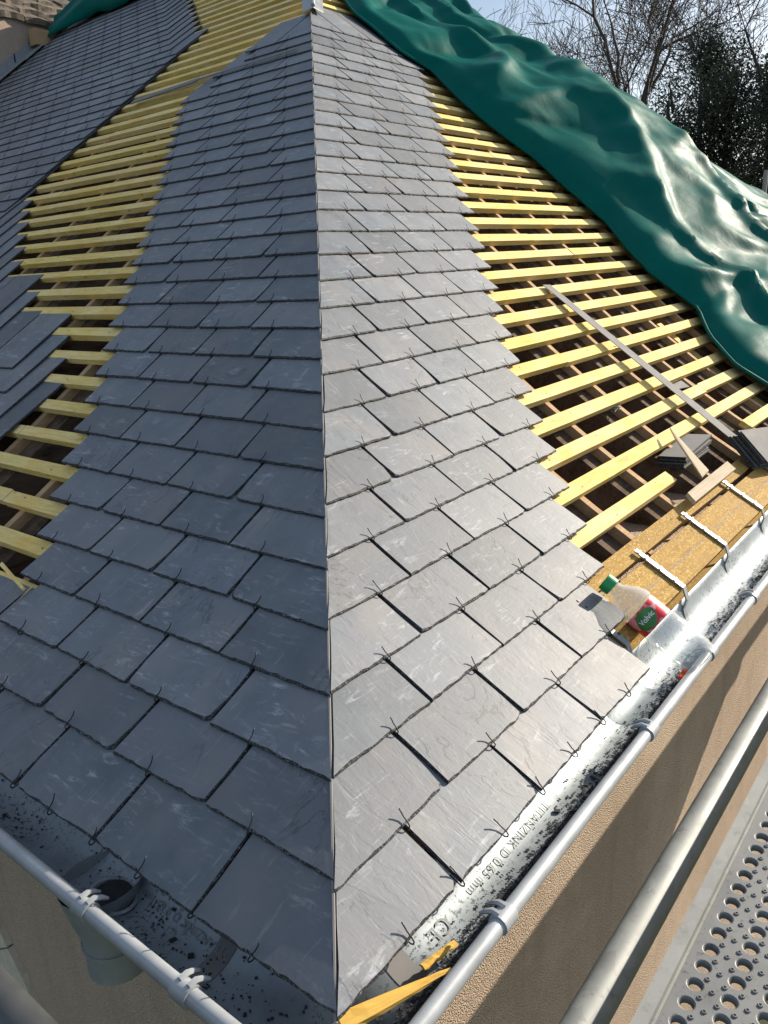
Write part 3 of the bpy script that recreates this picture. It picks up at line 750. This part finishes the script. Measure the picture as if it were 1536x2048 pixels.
# ------------------------------------------------------------------ neighbouring wall, its coping and the zinc abutment flashing
nb = empty('neighbour_wall', (3, 7.0, -3.2), 'pink rendered wall of the next house under old mossy coping tiles, top left', 'wall')
PINV[nb.name] = Matrix.Translation((-3, -7.0, 3.2))
mb = MB(); mb.box((-2, 7.0, -3.2), (9, 8.1, 3.03)); mb.build('render', M['stucco2'], nb)
rc = random.Random(4)
for row in range(7):
    x = 1.6 + (row % 2) * .13
    while x < 5.6:
        wdt = rc.uniform(.22, .30); y0 = 6.97 + row * .14; z0 = 3.035 + row * .10 + rc.uniform(-.012, .012)
        mb = MB(); t0 = rc.uniform(.05, .07); dz = rc.uniform(-.012, .012)
        pts = []
        for yy, zz in ((y0, z0), (y0 + .30, z0 + .14)):
            for i in range(5):
                a = i / 4; pts.append((x + wdt * a - .004 * (a > .9), yy + rc.uniform(-.012, .012), zz + .012 * math.sin(math.pi * a) + dz * a))
        low = [(p[0], p[1], p[2] - t0) for p in pts]; vs = low + pts; fs = []
        for i in range(4): fs += [(10 + i, 10 + i + 1, 15 + i + 1, 15 + i), (i + 1, i, 5 + i, 5 + i + 1), (i, i + 1, 10 + i + 1, 10 + i), (5 + i + 1, 5 + i, 15 + i, 15 + i + 1)]
        fs += [(5, 0, 10, 15), (4, 9, 19, 14)]
        mb.add(vs, fs); mb.build('coping_tile', M['coping'], nb); x += wdt + .006
zf = empty('abutment_flashing', P('L', 6.9, 2.6), 'bright zinc flashing strip where the slates meet the pink wall', 'flashing')
PINV[zf.name] = Matrix.Translation(-P('L', 6.9, 2.6))
s = 1.6
while s < 4.80:
    s2 = min(s + .62, 4.86); mb = MB(); o1 = .012; o2 = .018
    mb.hexa([P('L', 6.80, s, o1), P('L', 6.99, s, o1), P('L', 6.99, s2, o2), P('L', 6.80, s2, o2)][::-1], [P('L', 6.80, s, o1 + .003), P('L', 6.99, s, o1 + .003), P('L', 6.99, s2, o2 + .003), P('L', 6.80, s2, o2 + .003)][::-1])
    a, b = P('L', 6.99, s, o1), P('L', 6.99, s2, o2); zv = Vector((0, 0, .075)); th = Vector((0, -.004, 0))
    mb.hexa([a, b, b + zv, a + zv], [a + th, b + th, b + zv + th, a + zv + th])
    mb.build('flashing_sheet', M['zinc'], zf); s = s2 - .02
mb = MB(); q = P('L', 6.92, 4.95, .05); mb.box(q - Vector((.09, .05, .07)), q + Vector((.06, .05, .06))); o = mb.build('timber_block', M['counter']); tag(o, 'sawn timber block end at the top of the zinc flashing by the pink wall', 'timber block')

# ------------------------------------------------------------------ green tarpaulins
def smooth(a, b, v):
    v = min(max((v - a) / (b - a), 0), 1); return v * v * (3 - 2 * v)
EDGE = [(-.3, 3.10), (.376, 3.02), (.52, 2.99), (.70, 3.10), (.86, 3.33), (1.0, 3.31), (1.14, 3.286), (1.285, 3.32), (1.51, 3.44), (1.83, 3.44), (2.05, 3.47), (2.24, 3.40), (2.5, 3.37), (2.69, 3.41), (2.82, 3.45), (2.98, 3.33), (3.2, 3.33), (3.33, 3.30), (4.0, 3.6), (5.2, 4.1)]
def edge_u(s):
    for (a, b), (c, d) in zip(EDGE, EDGE[1:]):
        if s <= c: return b + (d - b) * (s - a) / (c - a)
    return EDGE[-1][1]
CREST = [(-.3, .17), (.42, .19), (.85, .17), (1.1, .18), (1.33, .21), (1.60, .28), (1.77, .31), (2.15, .31), (2.5, .27), (2.8, .20), (3.2, .14), (3.6, .10), (5.2, .06)]
def lerp_tab(T_, s):
    for (a, b), (c, d) in zip(T_, T_[1:]):
        if s <= c: return b + (d - b) * max(0, (s - a)) / (c - a)
    return T_[-1][1]
def ridged(v, f, seed):
    p = Vector((v[0] * f, v[1] * f, seed)); w2 = noise.noise_vector(p * .6) * .9
    return 1 - abs(noise.noise(p + w2)) * 2.2
def tarp_main():
    NA, NBt = 230, 420; vs = []; fs = []
    # folds as lines in (s, t) space: each a ridge with its own width and height
    fr = random.Random(21); folds = []
    for i in range(34):
        s0 = fr.uniform(-.2, 4.6); folds.append((s0, fr.choice((fr.uniform(-2.2, -.6), fr.uniform(.1, 1.4))), fr.uniform(.02, .7), fr.uniform(.2, .8), fr.uniform(.05, .12), fr.choice((1, 1, -1)) * fr.uniform(.02, .06)))
    for j in range(NBt + 1):
        s = -.12 + 5.35 * j / NBt
        ue = edge_u(s) + .018 * noise.noise(Vector((s * 5, 3, 0))); ss = max(s, 0)
        uh = 2 * xa - hipu('R', min(ss, SRIDGE['R'])); wid = max(uh - ue, .35)
        for i in range(NA + 1):
            t = (i / NA) ** .9 * 1.34
            if t <= 1.0:
                u = ue + wid * (t ** 1.25); base = P('R', u, s, 0)
                nrm = frame('R', max(s, 0))[2]
            else:
                q = (t - 1.0) / .34
                hp = P('R', uh, s, 0); base = hp + Vector((.8, 0.15, 0)).normalized() * q * 1.2 - Vector((0, 0, .80 * q + .7 * q * q)); nrm = Vector((.45, -.2, .87)).normalized(); u = ue + wid + q
            d_edge = (u - ue)
            hc = lerp_tab(CREST, s); uc = 4.38 if s < 2.9 else 4.38 + (s - 2.9) * .25; dc = uc - ue
            q1 = d_edge / dc
            if q1 < 1: h = .012 + .045 * smooth(0, .09, d_edge) + (hc - .045) * (q1 ** .85) * (1 - .10 * math.sin(q1 * 6.28))
            else: h = .05 + (hc - .04) * math.exp(-((u - uc) / .50) ** 2)
            h += .03 * math.exp(-((t - .97) / .07) ** 2) * smooth(.0, .6, s) * (1 - smooth(1.6, 2.0, s))
            p2 = (u, s)
            big = noise.noise(Vector((u * .95, s * .85, 4.2))); h += .035 * big * smooth(0, .5, d_edge)
            rg = ridged((d_edge * 1.5 + s * .25, s * .55), 1.15, 9.1); h += .115 * max(rg - .5, 0) * smooth(.02, .25, d_edge)
            rg2 = ridged((d_edge * .5 - s * .45, s * 1.1 + d_edge * .9), 1.9, 2.7); h += .040 * max(rg2 - .5, 0) * smooth(.02, .2, d_edge)
            rg3 = ridged((u * 1.2, s * .6 + u * .5), 5.5, 5.7); h += .006 * max(rg3 - .3, 0) * 1.6 * smooth(.02, .15, d_edge)
            if NA:
                pv = Vector((u * .75 + s * .25, s * .62 - u * .22, 3.3)); pv += noise.noise_vector(pv * 1.1) * .35
                d1 = noise.voronoi(pv * 1.9)[0]; d2 = noise.voronoi(pv * 4.6 + Vector((9, 2, 1)))[0]
                h += (.060 * (d1[0] - .35) + .022 * (d2[0] - .35)) * smooth(.03, .3, d_edge)
            for (fs0, ang, tc, tl, fw, fh) in folds:
                ds = s - fs0 - ang * (t - tc); env = math.exp(-((t - tc) / (tl * .5)) ** 2)
                if abs(ds) < fw * 3: h += fh * env * math.exp(-math.sqrt(ds * ds + .0005) / fw) * (1 - abs(ds) / (fw * 3)) * smooth(.02, .15, d_edge)
            h = max(h, .012)
            h = min(h, h * (1 - .5 * smooth(.8, 1.0, t)) + .03)
            vs.append(tuple(base + nrm * h))
    for j in range(NBt):
        for i in range(NA):
            a = j * (NA + 1) + i; fs.append((a, a + 1, a + NA + 2, a + NA + 1))
    mb = MB(); mb.add(vs, fs); o = mb.build('tarpaulin', M['tarp'], smooth=True)
    path = [Vector(vs[j * (NA + 1)]) + Vector((0, 0, .004)) for j in range(0, NBt + 1, 3)]
    hm = MB(); hm.tube(path, .0075, 8); hm.build('hem', M['tarp'], o, smooth=True)
    sm = o.modifiers.new('relax', 'SMOOTH'); sm.factor = .5; sm.iterations = 8
    md = o.modifiers.new('thickness', 'SOLIDIFY'); md.thickness = .0022; md.offset = 1
    tag(o, 'big crumpled dark green tarpaulin draped over the right end of the roof', 'tarpaulin'); return o
tarp_main()
def tarp_roll():
    vs = []; fs = []; NA, NBt = 60, 160
    for j in range(NBt + 1):
        y = 6.93 - 3.6 * j / NBt
        lo_s = 4.98 + .12 * smooth(6.9, 6.3, y) + .05 * noise.noise(Vector((y * 2, 1, 0))) - .0
        rad = (.07 + .10 * smooth(6.95, 6.4, y)) * (1 + .25 * noise.noise(Vector((y * 1.6, 8, 0))))
        for i in range(NA + 1):
            t = i / NA; s = lo_s + 1.1 * t
            if s <= SRIDGE['L'] - .02: b = P('L', y, s, 0); nrm = frame('L', s)[2]
            else: b = P('L', y, SRIDGE['L'] - .02, 0) + Vector((.8, 0, -.55)) * (s - SRIDGE['L'] + .02); nrm = Vector((.2, 0, 1)).normalized()
            h = .015 + rad * 1.25 * math.sin(min(t * 2.6, 1) * math.pi * .5) ** .6 - .06 * smooth(.5, 1, t)
            h += .035 * max(ridged((y * .5 + t * 1.2, t * 1.1), 3.2, 1.3) - .3, 0) + .05 * noise.noise(Vector((y * 1.2, t * 2, 3)))
            vs.append(tuple(b + nrm * max(h, .01)))
    for j in range(NBt):
        for i in range(NA):
            a = j * (NA + 1) + i; fs.append((a, a + NA + 1, a + NA + 2, a + 1))
    mb = MB(); mb.add(vs, fs); o = mb.build('tarpaulin', M['tarp'], smooth=True)
    md = o.modifiers.new('thickness', 'SOLIDIFY'); md.thickness = .0022; md.offset = 1
    tag(o, 'narrow green tarpaulin bunched along the ridge above the left slates', 'tarpaulin')
tarp_roll()

# ------------------------------------------------------------------ things lying on the roof
def plank(name, corners, thick, mat, label, cat, side='R', base=.0, bend=None):
    """corners: (u, s, lower-face height) polygon on a slope, given thickness"""
    c = [P(side, u, s, o + base) for u, s, o in corners]; n = len(c); ctr = sum(c, Vector()) / n
    nn = (c[1] - c[0]).cross(c[2] - c[1]).normalized(); sm = sum(q[1] for q in corners) / n
    if nn.dot(frame(side, max(sm, 0))[2]) < 0: c = c[::-1]; nn = -nn
    X = max(((c[(i + 1) % n] - c[i]) for i in range(n)), key=lambda v: v.length).normalized(); Y = nn.cross(X).normalized()
    mw = Matrix((X, Y, nn)).transposed().to_4x4(); mw.translation = ctr; iv = mw.inverted(); l = [iv @ p for p in c]
    mb = MB(); vs = l + [p + Vector((0, 0, thick)) for p in l]
    fs = [tuple(range(n))[::-1], tuple(range(n, 2 * n))] + [(i, (i + 1) % n, n + (i + 1) % n, n + i) for i in range(n)]
    mb.add(vs, fs); o = mb.build(name, mat, None, mw); 
    if label: tag(o, label, cat)
    return o
rl = plank('steel_ruler', [(2.284, 1.156, -.010), (2.338, 1.152, -.010), (2.322, .245, -.006), (2.262, .250, -.006)], .0022, M['steel'], 'long grey steel straightedge lying up the slope across the yellow battens', 'ruler')
# worn marks on the ruler
for s in (.95, .80, .79, .45):
    q = P('R', 2.30, s, -.0055); mb = MB(); mb.tube([q, q + Vector((0, 0, .0014))], .006, 10); o = mb.build('hole', M['grit_and_hole_dark']); o.parent = rl; o.matrix_parent_inverse = rl.matrix_basis.inverted()
plank('wood_scrap', [(1.647, .222, .004), (1.630, .190, .004), (2.008, .192, .004), (2.020, .226, .004)], .012, M['pale'], 'short pale board offcut lying across the eave batten', 'wood offcut')
plank('wood_splinter', [(1.978, .420, .012), (1.935, .385, .012), (1.775, .228, .018), (1.845, .232, .018)], .006, M['pale'], 'long pale pointed wood splinter leaning on the short board', 'wood splinter')
# slates stood on edge between the battens, fanned
def slate_pile(name, origin, ex, ey, ez, count, lx, ly, pitch, label, fan):
    top = empty(name, origin, label, 'slate stack'); rr = random.Random(9)
    for i in range(count):
        mb = MB(); j = lambda a=.006: rr.uniform(-a, a); a0 = fan * (i - count / 2)
        X = (ex * math.cos(a0) + ez * math.sin(a0)).normalized(); Z = X.cross(ey).normalized()
        if Z.dot(ez) < 0: Z = -Z
        base = ez * (pitch * i) + ex * j(.01) + ey * j(.006)
        q = [base + X * (x * lx / 2 + j(.003)) + ey * (y * ly / 2 + j(.003)) for x, y in ((-1, -1), (1, -1), (1, 1), (-1, 1))]
        mb.hexa(q, [p + Z * .0045 for p in q]); o = mb.build('slate', [M['steel'], M['edge']], top)
        tone_attr(o.data, [rr.random()] * 8)
        for pi in (2, 3, 4, 5): o.data.polygons[pi].material_index = 1
    return top
U, T_, Nn = frame('R', .3)
slate_pile('slate_stack', P('R', 2.03, .335, -.060), (U + T_ * .05).normalized(), (T_ * .82 - Nn * .57).normalized(), (Nn * .82 + T_ * .57).normalized(), 7, .27, .085, .0064, 'fanned stack of dark slates dipping between two battens near the pale splinter', .010)
U, T_, Nn = frame('R', .18)
slate_pile('slate_stack', P('R', 2.40, .170, .0), (U * .93 - T_ * .22).normalized(), (T_ * .93 + Nn * .28).normalized(), (Nn * .96 - T_ * .28).normalized(), 9, .46, .125, .0062, 'flat stack of slates beside the lower end of the steel ruler', .002)
plank('loose_slate', [(2.45, .575, -.055), (2.50, .610, -.055), (2.66, .590, -.052), (2.67, .545, -.052)], .004, M['steel'], 'grey slate offcut resting in a gap between the battens right of the ruler', 'slate offcut')
plank('grey_lath', [(3.53, 2.955, -.004), (3.53, 2.995, -.004), (2.98, 3.012, .006), (2.98, 2.972, .006)], .006, M['steel'], 'thin grey strip bridging the battens to the upper left slates', 'metal strip', side='L')
plank('grey_lath', [(2.99, 2.985, .009), (2.99, 3.005, .009), (2.30, 3.030, .009), (2.30, 3.012, .009)], .003, M['steel'], 'slim scuffed grey strip lying across the upper left slates', 'metal strip', side='L')
plank('wood_lath', [(1.26, .332, .002), (1.26, .341, .002), (1.10, .304, .008), (1.10, .297, .008)], .006, M['batten'], 'thin yellow lath lying at the left strip end above the lowest slates', 'wood lath', side='L')
plank('wood_offcut', [(1.345, .690, -.05), (1.40, .690, -.05), (1.345, .625, -.05), (1.30, .640, -.05)], .012, M['splinter'], 'small orange wood offcut wedged at the right slate edge', 'wood offcut')
# tangle of wire and plaster on a rafter
mb = MB(); rw = random.Random(5); q = P('R', 1.96, .60, -.05)
for i in range(16):
    pts = [q + Vector((rw.uniform(-.035, .035), rw.uniform(-.03, .03), rw.uniform(-.008, .016))) for _ in range(5)]; mb.tube(pts, .0012, 5)
o = mb.build('wire_tangle', M['steel']); tag(o, 'tangle of grey wire caught on a rafter between the battens', 'wire')
# splinters in the gutter corner
def splinter(name, a, b, w0, w1, mat, label):
    a, b = Vector(a), Vector(b); d = (b - a); L = d.length; X = d.normalized(); Y = Vector((0, 0, 1)).cross(X).normalized(); Z = X.cross(Y)
    mw = Matrix((X, Y, Z)).transposed().to_4x4(); mw.translation = a; mb = MB(); n = 9; vs = []; fs = []; rr = random.Random(len(label))
    for i in range(n + 1):
        t = i / n; w_ = w0 + (w1 - w0) * t ** 1.3; j = rr.uniform(-.0012, .0012)
        vs += [(L * t, -w_ + j, -w_ * .25), (L * t, w_ + j, -w_ * .3 + j), (L * t, w_ * .7, w_ * .35), (L * t, -w_ * .2 + j, w_ * .5 + j), (L * t, -w_ * .9, w_ * .2)]
    for i in range(n):
        for k in range(5):
            k2 = (k + 1) % 5; fs.append((i * 5 + k, i * 5 + k2, (i + 1) * 5 + k2, (i + 1) * 5 + k))
    fs += [(4, 3, 2, 1, 0), tuple(n * 5 + k for k in range(5))]; mb.add(vs, fs); o = mb.build(name, mat, None, mw); tag(o, label, 'wood splinter')
splinter('wood_splinter', (.022, .020, -.040), (.155, -.040, -.042), .0135, .002, M['splinter'], 'large golden split wood sliver in the gutter corner below the hip')
splinter('wood_splinter', (.150, .000, -.062), (.205, -.012, -.062), .006, .0045, M['splinter'], 'small brown wood stub lying in the gutter grit')

# drink bottle lying from the eave board into the gutter
def bottle():
    A = Vector((.998, .140, .112)); B = Vector((1.016, -.043, -.010)); X = (B - A).normalized(); Y = Vector((0, 0, 1)).cross(X).normalized(); Z = X.cross(Y).normalized()
    top = empty('drink_bottle', A, 'clear plastic drink bottle with green cap and red strawberry label, lying in the gutter', 'bottle')
    mw = Matrix((X, Y, Z)).transposed().to_4x4()
    top.matrix_basis = Matrix.Translation(A) @ mw @ Matrix.Scale(1.22, 4)
    def lathe(name, pr, mat, n=28, cap=False):
        mb = MB(); vs = []; fs = []
        for x, r in pr:
            vs += [(x, r * math.cos(2 * math.pi * k / n), r * math.sin(2 * math.pi * k / n)) for k in range(n)]
        for i in range(len(pr) - 1):
            for k in range(n):
                k2 = (k + 1) % n; fs.append((i * n + k, i * n + k2, (i + 1) * n + k2, (i + 1) * n + k))
        if cap: fs += [tuple(range(n))[::-1], tuple((len(pr) - 1) * n + k for k in range(n))]
        mb.add(vs, fs); return mb.build(name, mat, top, smooth=not cap)
    lathe('cap', [(0, .0145), (.001, .0155), (.018, .0158), (.019, .013)], M['green_cap'], cap=True)
    lathe('bottle_body', [(.016, .0125), (.026, .0130), (.034, .018), (.046, .0265), (.060, .0318), (.068, .0325), (.070, .0305), (.110, .0305), (.112, .0325), (.130, .0318), (.136, .0325), (.142, .0318), (.150, .0326), (.160, .0318), (.170, .0326), (.182, .0325), (.196, .028), (.200, .020), (.198, .008)], M['clear'])
    # label wrapped round the upper face of the body
    def band(x0, x1, a0, a1, r, mat, name, n=22, fn=None):
        mb = MB(); vs = []; 
        for i in range(7):
            for k in range(n + 1):
                x = x0 + (x1 - x0) * i / 6; a = a0 + (a1 - a0) * k / n
                if fn: x, a = fn(i / 6, k / n)
                vs.append((x, r * math.cos(a), r * math.sin(a)))
        mb.add(vs, [(i * (n + 1) + k, i * (n + 1) + k + 1, (i + 1) * (n + 1) + k + 1, (i + 1) * (n + 1) + k) for i in range(6) for k in range(n)])
        return mb.build(name, mat, top, smooth=True)
    band(.072, .109, R(35), R(290), .0312, M['label'], 'label', 36)
    def leaf(a, b):
        cx, ca = .0905, R(163); r = .0165 * a; an = b * 2 * math.pi
        return cx + r * math.cos(an) * 1.0, ca + r * math.sin(an) * (1.25 + .2 * math.sin(an * 2)) / .0316
    band(0, 0, 0, 0, .0316, M['leaf'], 'label_leaf', 24, leaf)
    cu = bpy.data.curves.new('t', 'FONT'); cu.body = 'Volvic'; cu.size = .0125; cu.align_x = 'CENTER'; cu.offset = .0002
    t = bpy.data.objects.new('t', cu); COL.objects.link(t); dg = bpy.context.evaluated_depsgraph_get(); me = bpy.data.meshes.new_from_object(t.evaluated_get(dg))
    bpy.data.objects.remove(t); bpy.data.curves.remove(cu)
    for v in me.vertices:
        a = R(160) - v.co.x / .0322; v.co = Vector((.0935 - v.co.y * -1 * -1, .0322 * math.cos(a), .0322 * math.sin(a)))
    obj('label_lettering', me, M['white'], top)
bottle()
mb = MB(); ro = random.Random(2); c = Vector((.99, -.036, -.050)); vs = []; fs = []
for i in range(9):
    for k in range(5): vs.append(c + Vector(((i - 4) * .0042, (k - 2) * .004, ro.uniform(-.003, .006))))
fs = [(i * 5 + k, i * 5 + k + 1, i * 5 + k + 6, i * 5 + k + 5) for i in range(8) for k in range(4)]
mb.add(vs, fs); o = mb.build('plastic_scrap', M['orange']); tag(o, 'crumpled bright orange plastic scrap in the gutter at the bottle base', 'plastic scrap')
o.modifiers.new('thickness', 'SOLIDIFY').thickness = .001

# ------------------------------------------------------------------ trees behind the house
def bare_tree(loc, height, seed, spread=.5, trunk=.16, levels=6, fork=.35):
    rr = random.Random(seed); mb = MB(); tb = MB()
    def grow(p, d, L, r, lev):
        n = 4 if lev < 3 else 3; pts = [p]; rad = [r]; q = p.copy(); dd = d.copy()
        for i in range(n):
            g_ = .10 if lev < 2 else .17; dd = (dd + Vector((rr.gauss(0, g_), rr.gauss(0, g_), rr.gauss(.03, .08)))).normalized(); q = q + dd * (L / n); pts.append(q.copy()); rad.append(max(r * (1 - .42 * (i + 1) / n), .0075))
        (tb if lev == 0 else mb).tube(pts, rad, 7 if lev < 2 else (5 if lev < 4 else 3), cap=False)
        if lev >= levels: return
        k = rr.choice((2, 3, 3)) if lev < 3 else rr.choice((3, 3, 4))
        for c in range(k):
            i = n if c < 2 else rr.randint(1, n - 1 if n > 1 else 1); st_ = pts[i]
            ax = Vector((rr.gauss(0, 1), rr.gauss(0, 1), rr.gauss(0, .4))).normalized(); ax = (ax - dd * ax.dot(dd)).normalized()
            a = rr.uniform(.30, .95) * (1 if lev else spread * 1.5); nd = (dd * math.cos(a) + ax * math.sin(a)); nd = (nd + Vector((0, 0, .10))).normalized()
            grow(st_, nd, L * rr.uniform(.58, .84), rad[i] * rr.uniform(.55, .78), lev + 1)
    grow(Vector((0, 0, 0)), Vector((rr.uniform(-.08, .08), rr.uniform(-.08, .08), 1)).normalized(), height * fork, trunk, 0)
    return tb, mb
TR = [((18.6, 5.6, -3.2), 13.5, 3, .55, .36, 'tall bare tree with spreading limbs rising from behind the dark evergreens', 6),
      ((23.7, 9.3, -3.2), 10.5, 5, .5, .16, 'slim bare tree left of the dark evergreens, above the tarpaulin edge', 6),
      ((30.5, 13.7, -3.2), 11.0, 8, .45, .15, 'small bare tree far off, second from the tarpaulin crest', 6),
      ((34.8, 18.5, -3.2), 12.5, 12, .4, .16, 'distant bare tree nearest the pale open sky', 6),
      ((22.8, 5.5, -3.2), 14.5, 15, .5, .28, 'bare tree partly hidden by evergreens near the right edge', 6),
      ((17.6, 3.3, -3.2), 13.0, 19, .45, .17, 'bare tree at the far right edge of the wood', 6),
      ((26.5, 8.4, -3.2), 13.5, 23, .45, .15, 'bare tree between the slim tree and the tall spreading tree', 6),
      ((27.5, 11.9, -3.2), 10.5, 31, .5, .13, 'small bare tree between the slim tree and the distant ones', 6),
      ((33.0, 16.4, -3.2), 11.5, 37, .5, .13, 'bare tree low over the tarpaulin, right of the distant one', 6),
      ((31.8, 9.6, -3.2), 15.0, 27, .5, .17, 'tall thin bare tree behind the spreading tree', 6)]
for (loc, h, sd, sp, tr, lab, lv) in TR:
    top = empty('bare_tree', loc, lab, 'tree', 'trees behind the house'); PINV[top.name] = Matrix()
    tb, cb = bare_tree(loc, h, sd, sp, tr, lv); tb.build('trunk', M['bark'], top, smooth=True); cb.build('crown', M['bark'], top, smooth=True)
def evergreen(loc, h, w_, seed, lab, nleaf=26000):
    rr = random.Random(seed); top = empty('evergreen_tree', loc, lab, 'tree', 'trees behind the house')
    tb = MB(); tb.tube([(0, 0, 0), (.1, 0, h * .5), (0, .1, h * .93)], [.16, .10, .02], 7)
    mb = MB(); cl = []
    for i in range(46):
        z = h * rr.uniform(.12, .98); rad = w_ * (1 - (z / h) ** 1.7) ** .6 * rr.uniform(.45, 1.05) + .12; a = rr.uniform(0, 6.28)
        c = Vector((math.cos(a) * rad * .75, math.sin(a) * rad * .75, z)); cl.append((c, rr.uniform(.28, .62)))
        tb.tube([(0, 0, max(z - .5, .2)), tuple(c * .6 + Vector((0, 0, (max(z - .4, .2)) * .4))), tuple(c)], [.03, .02, .008], 4)
    tb.build('trunk', M['bark'], top)
    for i in range(nleaf):
        c, r = rr.choice(cl); d = Vector((rr.gauss(0, 1), rr.gauss(0, 1), rr.gauss(0, 1))).normalized() * r * (rr.random() ** .4)
        p = c + Vector((d.x, d.y, d.z * 1.25)); s = rr.uniform(.018, .05)
        e1 = Vector((rr.gauss(0, 1), rr.gauss(0, 1), rr.gauss(0, 1))).normalized(); e2 = e1.orthogonal().normalized()
        mb.add([p - e1 * s, p + e2 * s * .45, p + e1 * s, p - e2 * s * .45], [(0, 1, 2, 3)])
    mb.build('crown', M['needle'], top)
EV = [((14.7, 4.9, -3.2), 6.9, 1.1, 1, 'dark evergreen tree in the left middle of the evergreen group'),
      ((15.9, 4.75, -3.2), 7.7, 1.05, 2, 'tallest pointed dark evergreen tree under the spreading bare tree'),
      ((15.2, 4.05, -3.2), 7.0, 1.3, 3, 'broad dark evergreen tree in the middle of the group'),
      ((15.6, 3.45, -3.2), 7.1, 1.25, 4, 'dark evergreen tree with gaps of sky, right of the broad one'),
      ((14.3, 2.85, -3.2), 6.7, 1.2, 5, 'dark evergreen tree at the right edge of the picture'),
      ((15.6, 5.75, -3.2), 6.0, 1.05, 6, 'low dark evergreen tree just above the tarpaulin shoulder')]
for e in EV: evergreen(e[0], e[1], e[2], e[3], e[4])
